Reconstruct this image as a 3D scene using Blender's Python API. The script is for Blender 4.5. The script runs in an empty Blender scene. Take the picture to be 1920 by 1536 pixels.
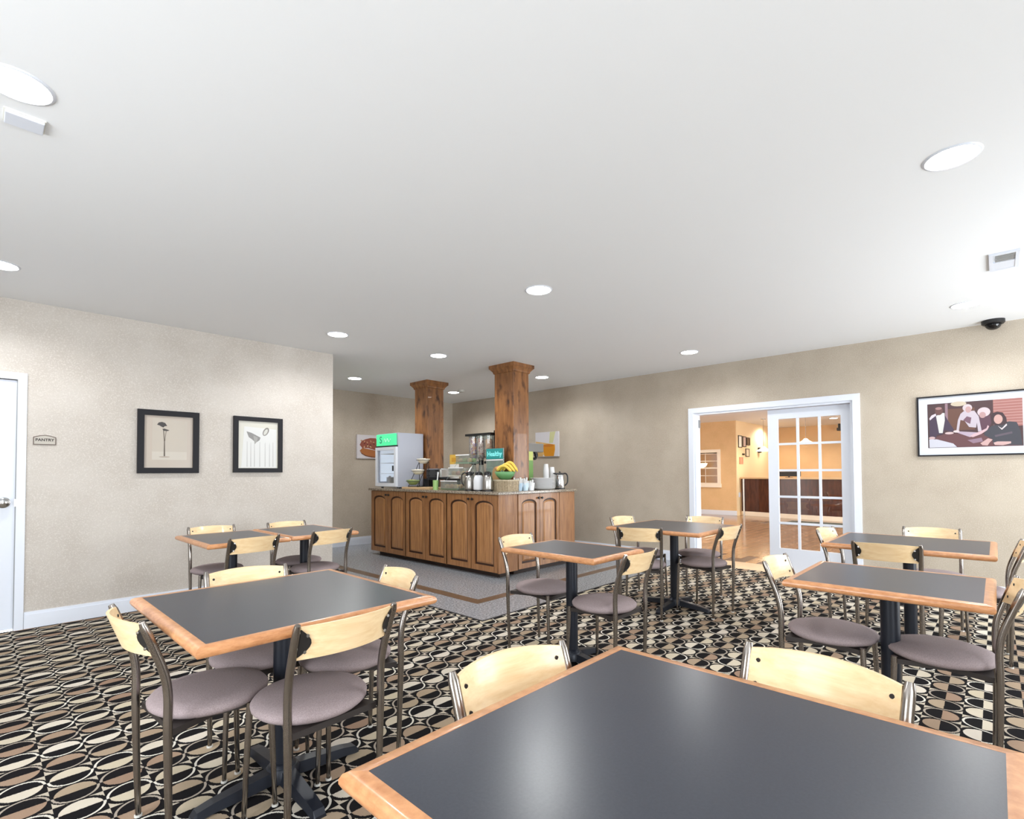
import bpy, bmesh, math, random
from math import sin, cos, pi, radians, sqrt
from mathutils import Vector, Matrix

random.seed(7)
scene = bpy.context.scene
COL = scene.collection

# ------------------------------------------------------------------ camera
CAM_H = 1.26
yaw, pitch, roll = radians(43.4826), radians(1.3772), radians(-0.2805)
F = Vector((cos(yaw) * cos(pitch), sin(yaw) * cos(pitch), sin(pitch)))
R0 = Vector((sin(yaw), -cos(yaw), 0))
U0 = R0.cross(F)
R1 = R0 * cos(roll) + U0 * sin(roll)
U1 = -R0 * sin(roll) + U0 * cos(roll)
cd = bpy.data.cameras.new('camera')
cam = bpy.data.objects.new('camera', cd)
COL.objects.link(cam)
cam.matrix_world = Matrix(((R1.x, U1.x, -F.x, 0), (R1.y, U1.y, -F.y, 0), (R1.z, U1.z, -F.z, CAM_H), (0, 0, 0, 1)))
cd.sensor_width = 36
cd.sensor_fit = 'HORIZONTAL'
cd.lens = 957.46 / 1920 * 36
cd.shift_y = (862.45 - 768) / 1920
cd.clip_start = 0.02
scene.camera = cam

# ------------------------------------------------------------------ world, light, exposure
scene.view_settings.view_transform = 'Standard'
scene.view_settings.look = 'None'
scene.view_settings.gamma = 1
scene.view_settings.use_curve_mapping = False
scene.view_settings.exposure = 0.2
scene.cycles.use_denoising = True
scene.cycles.max_bounces = 10
scene.cycles.diffuse_bounces = 6
scene.cycles.sample_clamp_indirect = 8
world = bpy.data.worlds.new('overcast_sky')
scene.world = world
world.use_nodes = True
wb = world.node_tree.nodes['Background']
wb.inputs[0].default_value = (0.90, 0.955, 1.0, 1)
wb.inputs[1].default_value = 10.8
DOWNLIGHT_W = 50.0
LOBBY_W = 125.0

H = 2.6916           # ceiling
YL = 5.787           # left wall
XR = 6.826           # right wall (French door)
YA = 8.17            # alcove wall
XE = 2.969           # end of the left wall
XW0, YW0 = -2.4, -2.5   # walls behind and to the right of the camera
ZC = 1.025           # counter height


def portal(loc, rot, sx, sy):
    l = bpy.data.lights.new('window_portal', 'AREA')
    l.shape = 'RECTANGLE'; l.size = sx; l.size_y = sy
    l.cycles.is_portal = True
    o = bpy.data.objects.new('window_portal', l); COL.objects.link(o)
    o.location = loc; o.rotation_euler = rot


portal((-0.6, YW0 - 0.12, 1.255), (radians(90), 0, 0), 2.2, 2.39)
portal((10.7, -2.12, 1.275), (radians(90), 0, 0), 5.0, 2.45)
portal((5.05, YW0 - 0.12, 1.255), (radians(90), 0, 0), 2.7, 2.39)      # faces +Y
portal((XW0 - 0.12, 1.6, 1.3), (radians(90), 0, radians(-90)), 2.0, 2.1)   # faces +X


# ------------------------------------------------------------------ material helpers
def lin(c):
    def f(v):
        v = v / 255.0
        return v / 12.92 if v <= 0.04045 else ((v + 0.055) / 1.055) ** 2.4
    return (f(c[0]), f(c[1]), f(c[2]), 1)


MATS = {}


def base_mat(name):
    m = bpy.data.materials.new(name); m.use_nodes = True
    nt = m.node_tree
    return m, nt, nt.nodes['Principled BSDF']


def N(nt, t, **kw):
    n = nt.nodes.new(t)
    for k, v in kw.items():
        setattr(n, k, v)
    return n


def mix(nt, fac, a, b, blend='MIX'):
    n = N(nt, 'ShaderNodeMix', data_type='RGBA', blend_type=blend)
    for sock, v in ((n.inputs[0], fac), (n.inputs[6], a), (n.inputs[7], b)):
        if hasattr(v, 'is_linked') or isinstance(v, bpy.types.NodeSocket):
            nt.links.new(v, sock)
        else:
            sock.default_value = v
    return n.outputs[2]


def math_n(nt, op, a, b=None, c=None):
    n = N(nt, 'ShaderNodeMath', operation=op)
    for i, v in enumerate((a, b, c)):
        if v is None: continue
        if isinstance(v, bpy.types.NodeSocket): nt.links.new(v, n.inputs[i])
        else: n.inputs[i].default_value = v
    return n.outputs[0]


def coords(nt, scale=(1, 1, 1), kind='Object'):
    tc = N(nt, 'ShaderNodeTexCoord'); mp = N(nt, 'ShaderNodeMapping')
    mp.inputs['Scale'].default_value = scale
    nt.links.new(tc.outputs[kind], mp.inputs[0])
    return mp.outputs[0]


def noise(nt, vec, scale, detail=3, rough=0.5):
    n = N(nt, 'ShaderNodeTexNoise'); n.inputs['Scale'].default_value = scale
    n.inputs['Detail'].default_value = detail; n.inputs['Roughness'].default_value = rough
    nt.links.new(vec, n.inputs['Vector'])
    return n.outputs['Fac']


def ramp(nt, fac, stops):
    n = N(nt, 'ShaderNodeValToRGB'); e = n.color_ramp.elements
    e[0].position, e[0].color = stops[0]; e[1].position, e[1].color = stops[-1]
    for p, c in stops[1:-1]:
        x = e.new(p); x.color = c
    nt.links.new(fac, n.inputs[0])
    return n.outputs[0]


def bump(nt, fac, bs, strength=0.2, dist=0.002):
    b = N(nt, 'ShaderNodeBump'); b.inputs['Strength'].default_value = strength
    b.inputs['Distance'].default_value = dist
    nt.links.new(fac, b.inputs['Height']); nt.links.new(b.outputs[0], bs.inputs['Normal'])


def plain(name, c, rough=0.5, metal=0.0, spec=0.5, var=0.0, vscale=8):
    if name in MATS: return MATS[name]
    m, nt, bs = base_mat(name)
    col = lin(c)
    if var:
        f = noise(nt, coords(nt), vscale, 4)
        d = tuple(x * (1 - var) for x in col[:3]) + (1,); l = tuple(min(1, x * (1 + var)) for x in col[:3]) + (1,)
        nt.links.new(ramp(nt, f, [(0.3, d), (0.7, l)]), bs.inputs['Base Color'])
    else:
        bs.inputs['Base Color'].default_value = col
    bs.inputs['Roughness'].default_value = rough
    bs.inputs['Metallic'].default_value = metal
    bs.inputs['Specular IOR Level'].default_value = spec
    MATS[name] = m
    return m


def emit(name, c, s):
    if name in MATS: return MATS[name]
    m, nt, bs = base_mat(name)
    bs.inputs['Base Color'].default_value = lin(c)
    bs.inputs['Emission Color'].default_value = lin(c)
    bs.inputs['Emission Strength'].default_value = s
    MATS[name] = m
    return m


def wood(name, c1, c2, scale=(1, 1, 1), rough=0.4, knots=None, coat=0.0, rnd=0.0, nscale=6):
    """grain runs along the axis whose scale is smallest"""
    m, nt, bs = base_mat(name)
    v = coords(nt, scale)
    f = noise(nt, v, nscale, 6, 0.6)
    col = ramp(nt, f, [(0.3, lin(c1)), (0.7, lin(c2))])
    if knots:
        k = noise(nt, coords(nt, knots[1]), knots[2], 3)
        col = mix(nt, ramp(nt, k, [(0.56, (0, 0, 0, 1)), (0.72, (1, 1, 1, 1))]), col, lin(knots[0]))
    if rnd:
        oi = N(nt, 'ShaderNodeObjectInfo')
        hsv = N(nt, 'ShaderNodeHueSaturation')
        nt.links.new(math_n(nt, 'MULTIPLY_ADD', oi.outputs['Random'], rnd, 1 - rnd / 2), hsv.inputs['Value'])
        nt.links.new(col, hsv.inputs['Color'])
        col = hsv.outputs[0]
    nt.links.new(col, bs.inputs['Base Color'])
    bs.inputs['Roughness'].default_value = rough
    bs.inputs['Coat Weight'].default_value = coat
    MATS[name] = m
    return m


# wallpaper: fine pale flecks over a mottled ground
def wallpaper(name, c_dark, c_mid, c_light):
    m, nt, bs = base_mat(name)
    v = coords(nt)
    a = noise(nt, v, 3.0, 3)
    b = noise(nt, v, 120, 4, 0.65)
    g = ramp(nt, a, [(0.35, lin(c_dark)), (0.65, lin(c_mid))])
    col = mix(nt, ramp(nt, b, [(0.5, (0, 0, 0, 1)), (0.68, (1, 1, 1, 1))]), g, lin(c_light))
    nt.links.new(col, bs.inputs['Base Color'])
    bs.inputs['Roughness'].default_value = 0.55
    bump(nt, b, bs, 0.15, 0.002)
    MATS[name] = m
    return m


def carpet_mat():
    m, nt, bs = base_mat('carpet_circles')
    tc = N(nt, 'ShaderNodeTexCoord'); sp = N(nt, 'ShaderNodeSeparateXYZ')
    nt.links.new(tc.outputs['Object'], sp.inputs[0])
    wob = noise(nt, tc.outputs['Object'], 160, 2)
    wob = math_n(nt, 'MULTIPLY_ADD', wob, 0.05, -0.025)
    u = math_n(nt, 'DIVIDE', math_n(nt, 'SUBTRACT', sp.outputs[0], 0.147 - 0.0752 - 20 * 0.1503), 0.1503)
    v = math_n(nt, 'DIVIDE', math_n(nt, 'SUBTRACT', sp.outputs[1], 0.229 - 0.0766 - 20 * 0.1532), 0.1532)
    du = math_n(nt, 'ADD', math_n(nt, 'SUBTRACT', math_n(nt, 'FRACT', u), 0.5), wob)
    dv = math_n(nt, 'ADD', math_n(nt, 'SUBTRACT', math_n(nt, 'FRACT', v), 0.5), wob)
    r = math_n(nt, 'SQRT', math_n(nt, 'ADD', math_n(nt, 'MULTIPLY', du, du), math_n(nt, 'MULTIPLY', dv, dv)))
    pu = math_n(nt, 'MODULO', math_n(nt, 'FLOOR', u), 2.0)
    pv = math_n(nt, 'MODULO', math_n(nt, 'FLOOR', v), 2.0)
    top = math_n(nt, 'GREATER_THAN', dv, 0.0)
    # s = 1 on the black half: even column -> far half, odd column -> near half
    s = math_n(nt, 'ABSOLUTE', math_n(nt, 'SUBTRACT', top, pu))
    white = math_n(nt, 'FLOOR', v)
    cell = N(nt, 'ShaderNodeCombineXYZ'); nt.links.new(math_n(nt, 'FLOOR', u), cell.inputs[0]); nt.links.new(white, cell.inputs[1])
    wn = N(nt, 'ShaderNodeTexWhiteNoise', noise_dimensions='2D'); nt.links.new(cell.outputs[0], wn.inputs['Vector'])
    pick = math_n(nt, 'MULTIPLY_ADD', wn.outputs['Value'], 0.5, math_n(nt, 'MULTIPLY', pv, 0.5))
    black = lin((24, 22, 24))
    tan = ramp(nt, pick, [(0.0, lin((158, 130, 110))), (0.45, lin((176, 158, 134))), (0.55, lin((205, 192, 168))), (1.0, lin((222, 212, 198)))])
    ringw = mix(nt, pv, lin((176, 164, 150)), lin((226, 220, 208)))
    fill = mix(nt, s, tan, black)
    ring = mix(nt, s, black, ringw)
    # gaps between circles: pale and black wedges
    q = math_n(nt, 'ABSOLUTE', math_n(nt, 'SUBTRACT', math_n(nt, 'GREATER_THAN', du, 0.0), top))
    gap = mix(nt, q, lin((200, 188, 170)), black)
    c1 = mix(nt, math_n(nt, 'GREATER_THAN', r, 0.437), fill, ring)
    thin = math_n(nt, 'GREATER_THAN', r, 0.497)
    edge = math_n(nt, 'GREATER_THAN', r, 0.545)
    c2 = mix(nt, thin, c1, black)
    c3 = mix(nt, edge, c2, gap)
    pile = noise(nt, tc.outputs['Object'], 420, 2)
    col = mix(nt, 0.35, c3, ramp(nt, pile, [(0.25, (0.25, 0.25, 0.25, 1)), (0.75, (1, 1, 1, 1))]), 'MULTIPLY')
    nt.links.new(col, bs.inputs['Base Color'])
    bs.inputs['Roughness'].default_value = 0.95
    bs.inputs['Specular IOR Level'].default_value = 0.1
    bump(nt, pile, bs, 0.5, 0.004)
    MATS['carpet'] = m
    return m


def granite(name, stops, scale, rough):
    m, nt, bs = base_mat(name)
    v = coords(nt)
    f = noise(nt, v, scale, 5, 0.75)
    nt.links.new(ramp(nt, f, stops), bs.inputs['Base Color'])
    bs.inputs['Roughness'].default_value = rough
    MATS[name] = m
    return m


def glass(name, tint=(1, 1, 1), refl=0.08, rough=0.02, body=0.0):
    m = bpy.data.materials.new(name); m.use_nodes = True
    nt = m.node_tree
    for n in list(nt.nodes): nt.nodes.remove(n)
    out = N(nt, 'ShaderNodeOutputMaterial'); tr = N(nt, 'ShaderNodeBsdfTransparent'); gl = N(nt, 'ShaderNodeBsdfGlossy')
    mx = N(nt, 'ShaderNodeMixShader'); lw = N(nt, 'ShaderNodeLayerWeight')
    tr.inputs[0].default_value = (*tint, 1); gl.inputs['Roughness'].default_value = rough
    lw.inputs[0].default_value = 0.3
    f = math_n(nt, 'MULTIPLY_ADD', lw.outputs['Fresnel'], 0.6, refl * 0.5)
    nt.links.new(f, mx.inputs[0]); nt.links.new(tr.outputs[0], mx.inputs[1]); nt.links.new(gl.outputs[0], mx.inputs[2])
    last = mx.outputs[0]
    if body:
        df = N(nt, 'ShaderNodeBsdfDiffuse'); df.inputs[0].default_value = (0.85, 0.88, 0.88, 1)
        m2 = N(nt, 'ShaderNodeMixShader'); m2.inputs[0].default_value = body
        nt.links.new(last, m2.inputs[1]); nt.links.new(df.outputs[0], m2.inputs[2]); last = m2.outputs[0]
    nt.links.new(last, out.inputs[0])
    MATS[name] = m
    return m


M_WALL = wallpaper('wallpaper_greige', (180, 172, 163), (190, 183, 175), (203, 197, 190))
M_WALL2 = wallpaper('wallpaper_beige', (168, 156, 140), (178, 167, 151), (190, 180, 165))
M_CEIL = plain('ceiling_paint', (236, 238, 240), 0.85, spec=0.2)
M_WHITE = plain('white_paint', (216, 221, 231), 0.35)
M_CARPET = carpet_mat()
M_STONE = granite('stone_floor', [(0.32, lin((70, 72, 76))), (0.45, lin((128, 132, 138))), (0.56, lin((152, 156, 162))), (0.7, lin((206, 208, 212)))], 55, 0.2)
M_BAND = granite('brown_band', [(0.3, lin((72, 56, 44))), (0.7, lin((118, 94, 74)))], 60, 0.3)
M_GRANITE = granite('granite_top', [(0.3, lin((38, 34, 32))), (0.48, lin((120, 108, 94))), (0.58, lin((176, 164, 146))), (0.72, lin((70, 60, 54)))], 70, 0.15)
M_LAMI = granite('charcoal_laminate', [(0.35, lin((50, 53, 62))), (0.65, lin((58, 61, 70)))], 160, 0.3)
M_EDGE = wood('oak_edge', (174, 116, 74), (208, 152, 106), (6, 6, 20), 0.32, coat=0.2, nscale=5)
M_MAPLE = wood('maple_ply', (226, 192, 144), (241, 216, 174), (1.5, 14, 14), 0.35, coat=0.15, nscale=4)
M_NICKEL = plain('dark_nickel', (154, 147, 141), 0.23, 1.0)
M_BLKMET = plain('black_metal', (26, 30, 40), 0.38, 0.3)
M_PLATE = plain('black_plate', (30, 28, 28), 0.4)
M_BOLT = plain('steel_bolt', (190, 188, 184), 0.25, 1.0)
M_GLIDE = plain('glide_plastic', (200, 198, 192), 0.4)
M_FABRIC = plain('mauve_grey_fabric', (146, 132, 133), 0.85, spec=0.25, var=0.16, vscale=260)
M_CAB = wood('cabinet_maple', (118, 76, 44), (164, 116, 72), (14, 14, 1.4), 0.38, coat=0.15, nscale=2.2)
M_CABP = wood('cabinet_panel', (132, 88, 52), (178, 128, 80), (16, 16, 1.2), 0.36, coat=0.15, nscale=2.4)
M_GLAZE = plain('dark_glaze', (52, 27, 14), 0.5)
M_COLW = wood('knotty_alder', (108, 68, 38), (156, 106, 62), (9, 9, 1.0), 0.4, ((58, 28, 14), (7, 7, 3), 1.6), 0.15, nscale=2.5)
M_BLACK = plain('black_plastic', (20, 20, 22), 0.4)
M_CHROME = plain('chrome', (205, 206, 208), 0.15, 1.0)
M_PANE = glass('clear_pane')
M_ACRYL = glass('clear_acrylic', (0.95, 0.98, 0.97), 0.14, 0.05, 0.06)
M_FOAM = plain('foam_white', (228, 228, 228), 0.6)
M_LENS = emit('lamp_lens', (255, 252, 244), 30)


# ------------------------------------------------------------------ mesh helpers
def box(bm, x0, x1, y0, y1, z0, z1, bev=0.0, seg=2):
    vs = [bm.verts.new((x, y, z)) for z in (z0, z1) for y in (y0, y1) for x in (x0, x1)]
    idx = ((0, 2, 3, 1), (4, 5, 7, 6), (0, 1, 5, 4), (2, 6, 7, 3), (0, 4, 6, 2), (1, 3, 7, 5))
    fs = [bm.faces.new([vs[i] for i in f]) for f in idx]
    if bev:
        es = list({e for f in fs for e in f.edges})
        bmesh.ops.bevel(bm, geom=es, offset=bev, segments=seg, affect='EDGES', profile=0.5)
    return bm


def tube(bm, pts, r, n=10, cap=True):
    pts = [Vector(p) for p in pts]
    rs = r if isinstance(r, (list, tuple)) else [r] * len(pts)
    rings = []
    ref = None
    for i, p in enumerate(pts):
        a = pts[max(i - 1, 0)]; b = pts[min(i + 1, len(pts) - 1)]
        t = (b - a).normalized()
        if ref is None:
            ref = Vector((0, 0, 1)) if abs(t.z) < 0.9 else Vector((1, 0, 0))
        x = (ref - t * ref.dot(t)).normalized(); y = t.cross(x); ref = x
        rings.append([bm.verts.new(p + (x * cos(2 * pi * k / n) + y * sin(2 * pi * k / n)) * rs[i]) for k in range(n)])
    for a, b in zip(rings, rings[1:]):
        for k in range(n):
            bm.faces.new((a[k], a[(k + 1) % n], b[(k + 1) % n], b[k]))
    if cap:
        bm.faces.new(list(reversed(rings[0]))); bm.faces.new(rings[-1])
    return bm


def smooth_path(ctrl, k=5):
    """Catmull-Rom through the control points"""
    c = [Vector(p) for p in ctrl]
    c = [c[0] * 2 - c[1]] + c + [c[-1] * 2 - c[-2]]
    out = []
    for i in range(1, len(c) - 2):
        for j in range(k):
            t = j / k
            p0, p1, p2, p3 = c[i - 1:i + 3]
            out.append(0.5 * ((2 * p1) + (p2 - p0) * t + (2 * p0 - 5 * p1 + 4 * p2 - p3) * t * t + (3 * p1 - p0 - 3 * p2 + p3) * t ** 3))
    out.append(c[-2])
    return out


def lathe(bm, prof, n=20, c=(0, 0, 0), sx=1, sy=1):
    rings = []
    for r, z in prof:
        if r < 1e-5:
            rings.append([bm.verts.new((c[0], c[1], c[2] + z))])
        else:
            rings.append([bm.verts.new((c[0] + sx * r * cos(2 * pi * k / n), c[1] + sy * r * sin(2 * pi * k / n), c[2] + z)) for k in range(n)])
    for a, b in zip(rings, rings[1:]):
        for k in range(n):
            k2 = (k + 1) % n
            if len(a) == 1 and len(b) == 1: continue
            if len(a) == 1: bm.faces.new((a[0], b[k2], b[k]))
            elif len(b) == 1: bm.faces.new((a[k], a[k2], b[0]))
            else: bm.faces.new((a[k], a[k2], b[k2], b[k]))
    for rg, rev in ((rings[0], True), (rings[-1], False)):
        if len(rg) > 1: bm.faces.new(list(reversed(rg)) if rev else rg)
    return bm


def prism(bm, poly, f0, f1):
    """poly: list of 2-tuples; f0/f1 map (a,b) to 3-D for the two ends"""
    a = [bm.verts.new(f0(*p)) for p in poly]; b = [bm.verts.new(f1(*p)) for p in poly]
    n = len(poly)
    try: bm.faces.new(list(reversed(a))); bm.faces.new(b)
    except ValueError: pass
    for i in range(n):
        bm.faces.new((a[i], a[(i + 1) % n], b[(i + 1) % n], b[i]))
    return bm


def mk(name, bm, mat, parent=None, smooth=False, loc=None):
    bmesh.ops.recalc_face_normals(bm, faces=bm.faces)
    me = bpy.data.meshes.new(name); bm.to_mesh(me); bm.free()
    if smooth:
        for p in me.polygons: p.use_smooth = True
        if smooth == 'auto':
            me.set_sharp_from_angle(angle=radians(40))
    me.materials.append(mat)
    o = bpy.data.objects.new(name, me); COL.objects.link(o)
    if loc: o.location = loc
    if parent: o.parent = parent
    return o


def B(name, mat, parent, *boxes, bev=0.0, smooth=False):
    bm = bmesh.new()
    for b in boxes: box(bm, *b, bev=bev)
    return mk(name, bm, mat, parent, smooth)


def tag(o, label, cat, group=None):
    o['label'] = label; o['category'] = cat
    if group: o['group'] = group
    return o


def thing(name, label, cat, loc=(0, 0, 0), rz=0, group=None):
    o = bpy.data.objects.new(name, None); COL.objects.link(o)
    o.location = loc; o.rotation_euler = (0, 0, rz); o.empty_display_size = 0.1
    return tag(o, label, cat, group)


def struct(o, label, cat):
    o['kind'] = 'structure'
    return tag(o, label, cat)


def copy_tree(o, parent=None):
    c = o.copy(); COL.objects.link(c)
    if parent: c.parent = parent
    for ch in list(o.children): copy_tree(ch, c)
    return c


def text_obj(name, body, size, mat, parent, matrix, depth=0.001, bold=0.0):
    cu = bpy.data.curves.new(name, 'FONT'); cu.body = body; cu.size = size
    cu.align_x = 'CENTER'; cu.align_y = 'CENTER'; cu.extrude = depth; cu.offset = bold
    t = bpy.data.objects.new('tmp_text', cu); COL.objects.link(t)
    bpy.context.view_layer.update()
    me = bpy.data.meshes.new_from_object(t.evaluated_get(bpy.context.evaluated_depsgraph_get()))
    bpy.data.objects.remove(t); me.transform(matrix)
    me.materials.clear(); me.materials.append(mat)
    o = bpy.data.objects.new(name, me); COL.objects.link(o)
    if parent: o.parent = parent
    return o


def basis(xa, ya, org):
    xa, ya = Vector(xa), Vector(ya); za = xa.cross(ya)
    return Matrix(((xa.x, ya.x, za.x, org[0]), (xa.y, ya.y, za.y, org[1]), (xa.z, ya.z, za.z, org[2]), (0, 0, 0, 1)))


def ell(cx, cy, rx, ry, n=18, rot=0):
    return [(cx + rx * cos(2 * pi * k / n) * cos(rot) - ry * sin(2 * pi * k / n) * sin(rot), cy + rx * cos(2 * pi * k / n) * sin(rot) + ry * sin(2 * pi * k / n) * cos(rot)) for k in range(n)]


# ------------------------------------------------------------------ the room shell
WT = 0.14
bm = bmesh.new()
for p in ([(XW0, YW0), (XR, YW0), (XR, 3.19), (2.99, 3.19), (2.99, YL), (XW0, YL)],):
    prism(bm, p, lambda a, b: (a, b, -0.06), lambda a, b: (a, b, 0.0))
struct(mk('floor', bm, M_CARPET), 'black and tan carpet with rows of half-filled circles', 'carpet')
bm = bmesh.new()
prism(bm, [(2.99, 3.19), (XR + 0.02, 3.19), (XR + 0.02, YA), (2.99, YA)], lambda a, b: (a, b, -0.06), lambda a, b: (a, b, 0.0))
fs = struct(mk('floor_stone', bm, M_STONE), 'polished grey speckled stone floor around the buffet island', 'floor')
B('border_band', M_BAND, fs, (3.335, 3.455, 3.63, YA - 0.02, -0.02, 0.0012), (3.455, XR, 3.63, 3.745, -0.02, 0.0012))
struct(B('trim_1', plain('carpet_trim', (26, 24, 26), 0.7), None, (2.972, 2.99, 3.172, YL - 0.02, -0.05, 0.003), (2.99, XR, 3.172, 3.19, -0.05, 0.003)),
       'thin black strip between carpet and stone floor', 'trim')

ce = struct(B('ceiling', M_CEIL, None, (XW0 - 0.2, XR + WT, YW0 - 0.2, YA + WT, H, H + 0.12)), 'smooth white ceiling over the dining room', 'ceiling')

DX0, DX1, DZ = -0.63, 0.24, 2.035
struct(B('wall_left', M_WALL, None, (XW0 - WT, DX0, YL, YL + WT, -0.05, H), (DX1, XE, YL, YL + WT, -0.05, H), (DX0, DX1, YL, YL + WT, DZ, H)),
       'long greige wallpapered wall with pantry door and two framed prints', 'wall')
struct(B('wall_side', M_WALL2, None, (XE - WT, XE, YL + WT, YA, -0.05, H)), 'side wall of the buffet alcove, seen edge-on', 'wall')
struct(B('wall_alcove', M_WALL2, None, (XE - WT, XR + WT, YA, YA + WT, -0.05, H)), 'beige wallpapered back wall of the buffet alcove', 'wall')
OY0, OY1, OZ = 1.165, 3.015, 2.055
struct(B('wall_right', M_WALL2, None, (XR, XR + WT, YW0 - WT, OY0, -0.05, H), (XR, XR + WT, OY1, YA, -0.05, H), (XR, XR + WT, OY0, OY1, OZ, H)),
       'beige wallpapered wall with the French door and group photograph', 'wall')
# wall with big windows to the right of the camera, and an unseen one added behind it to light the room
wx = [(-1.7, 0.5), (3.7, 6.4)]
bxs = [(XW0 - WT, XR, YW0 - WT, YW0, -0.05, 0.06), (XW0 - WT, XR, YW0 - WT, YW0, 2.45, H)]
edges = [XW0 - WT] + [e for w in wx for e in w] + [XR]
for i in range(0, len(edges), 2):
    bxs.append((edges[i], edges[i + 1], YW0 - WT, YW0, 0.06, 2.45))
struct(B('wall_window', M_WALL2, None, *bxs), 'window wall to the right of the camera', 'wall')
wn_i = 1
for a, b in wx:
    w = struct(B('window_%d' % wn_i, M_WHITE, None, (a, b, YW0 - 0.1, YW0 - 0.04, 0.06, 0.11), (a, b, YW0 - 0.1, YW0 - 0.04, 2.40, 2.45),
               (a, a + 0.05, YW0 - 0.1, YW0 - 0.04, 0.11, 2.40), (b - 0.05, b, YW0 - 0.1, YW0 - 0.04, 0.11, 2.40), ((a + b) / 2 - 0.025, (a + b) / 2 + 0.025, YW0 - 0.1, YW0 - 0.04, 0.11, 2.40)),
               'white framed daylight window number %s in the window wall' % ['one', 'two', 'three'][wn_i - 1], 'window')
    wn_i += 1
wy = [(0.6, 2.6)]
struct(B('wall_behind', M_WALL2, None, (XW0 - WT, XW0, YW0, YL, -0.05, 0.25), (XW0 - WT, XW0, YW0, YL, 2.35, H), (XW0 - WT, XW0, YW0, 0.6, 0.25, 2.35),
         (XW0 - WT, XW0, 2.6, YL, 0.25, 2.35)), 'wall behind the camera with one added window', 'wall')
for a, b in wy:
    struct(B('window_%d' % wn_i, M_WHITE, None, (XW0 - 0.1, XW0 - 0.04, a, b, 0.25, 0.3), (XW0 - 0.1, XW0 - 0.04, a, b, 2.3, 2.35),
             (XW0 - 0.1, XW0 - 0.04, a, a + 0.05, 0.3, 2.3), (XW0 - 0.1, XW0 - 0.04, b - 0.05, b, 0.3, 2.3)),
           'unseen window added behind the camera to light the room', 'window')
    wn_i += 1


def baseboard(name, label, *boxes):
    """a flat board with a thin moulded cap; boxes give the plan footprint"""
    bm = bmesh.new()
    for x0, x1, y0, y1, wall in boxes:
        box(bm, x0, x1, y0, y1, 0, 0.112)
        t = 0.007
        if wall == 'y': box(bm, x0, x1, y0 + t, y1, 0.112, 0.135)
        else: box(bm, x0 + t, x1, y0, y1, 0.112, 0.135)
    return struct(mk(name, bm, M_WHITE), label, 'baseboard')


bt = 0.016
baseboard('baseboard_left', 'white baseboard along the left wallpapered wall', (DX1 + 0.058, XE, YL - bt, YL, 'y'), (XW0, DX0 - 0.06, YL - bt, YL, 'y'))
baseboard('baseboard_alcove', 'white baseboard of the alcove behind the buffet island', (XE, XR, YA - bt, YA, 'y'))
baseboard('baseboard_right', 'white baseboard of the wall with the French door', (XR - bt, XR, OY1 + 0.075, YA - bt, 'x'), (XR - bt, XR, YW0, OY0 - 0.075, 'x'))

# pantry door at the left
d = struct(B('door_1', M_WHITE, None, (DX0 + 0.003, DX1 - 0.006, YL + 0.012, YL + 0.055, 0.012, DZ - 0.006)), 'white pantry door at the left edge', 'door')
B('casing', M_WHITE, d, (DX1, DX1 + 0.055, YL - 0.02, YL, 0, DZ + 0.055), (DX0 - 0.055, DX0, YL - 0.02, YL, 0, DZ + 0.055), (DX0, DX1, YL - 0.02, YL, DZ, DZ + 0.055))
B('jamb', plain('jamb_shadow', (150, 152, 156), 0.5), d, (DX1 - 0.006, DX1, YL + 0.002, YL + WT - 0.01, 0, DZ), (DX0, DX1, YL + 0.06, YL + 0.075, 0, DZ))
bm = bmesh.new()
lathe(bm, [(0, 0), (0.046, 0), (0.044, 0.008), (0.02, 0.012), (0.018, 0.03), (0.034, 0.04), (0.036, 0.052), (0.024, 0.06), (0, 0.062)], 24)
k = mk('knob', bm, M_CHROME, d, 'auto'); k.rotation_euler = (radians(90), 0, 0); k.location = (0.165, YL + 0.012, 1.035)
B('strike_plate', M_CHROME, d, (DX1 - 0.010, DX1 + 0.001, YL - 0.003, YL + 0.012, 1.0, 1.06))

# French door
fd = struct(B('door_2', M_WHITE, None, (XR - 0.02, XR, OY1, OY1 + 0.07, 0, OZ + 0.07), (XR - 0.02, XR, OY0 - 0.07, OY0, 0, OZ + 0.07), (XR - 0.02, XR, OY0, OY1, OZ, OZ + 0.07)),
            'white French door with fifteen panes in its casing', 'door')
B('jamb', M_WHITE, fd, (XR, XR + WT, OY1 - 0.025, OY1, 0, OZ), (XR, XR + WT, OY0, OY0 + 0.025, 0, OZ), (XR, XR + WT, OY0 + 0.025, OY1 - 0.025, OZ - 0.025, OZ))
B('lobby_casing', M_WHITE, fd, (XR + WT, XR + WT + 0.02, OY1, OY1 + 0.07, 0, OZ + 0.07), (XR + WT, XR + WT + 0.02, OY0 - 0.07, OY0, 0, OZ + 0.07), (XR + WT, XR + WT + 0.02, OY0, OY1, OZ, OZ + 0.07))
for z in (0.42, 1.86):
    B('hinge', plain('hinge_steel', (120, 124, 126), 0.4, 0.8), fd, (XR + 0.09, XR + WT + 0.006, OY1 - 0.031, OY1 - 0.025, z, z + 0.11))
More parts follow.
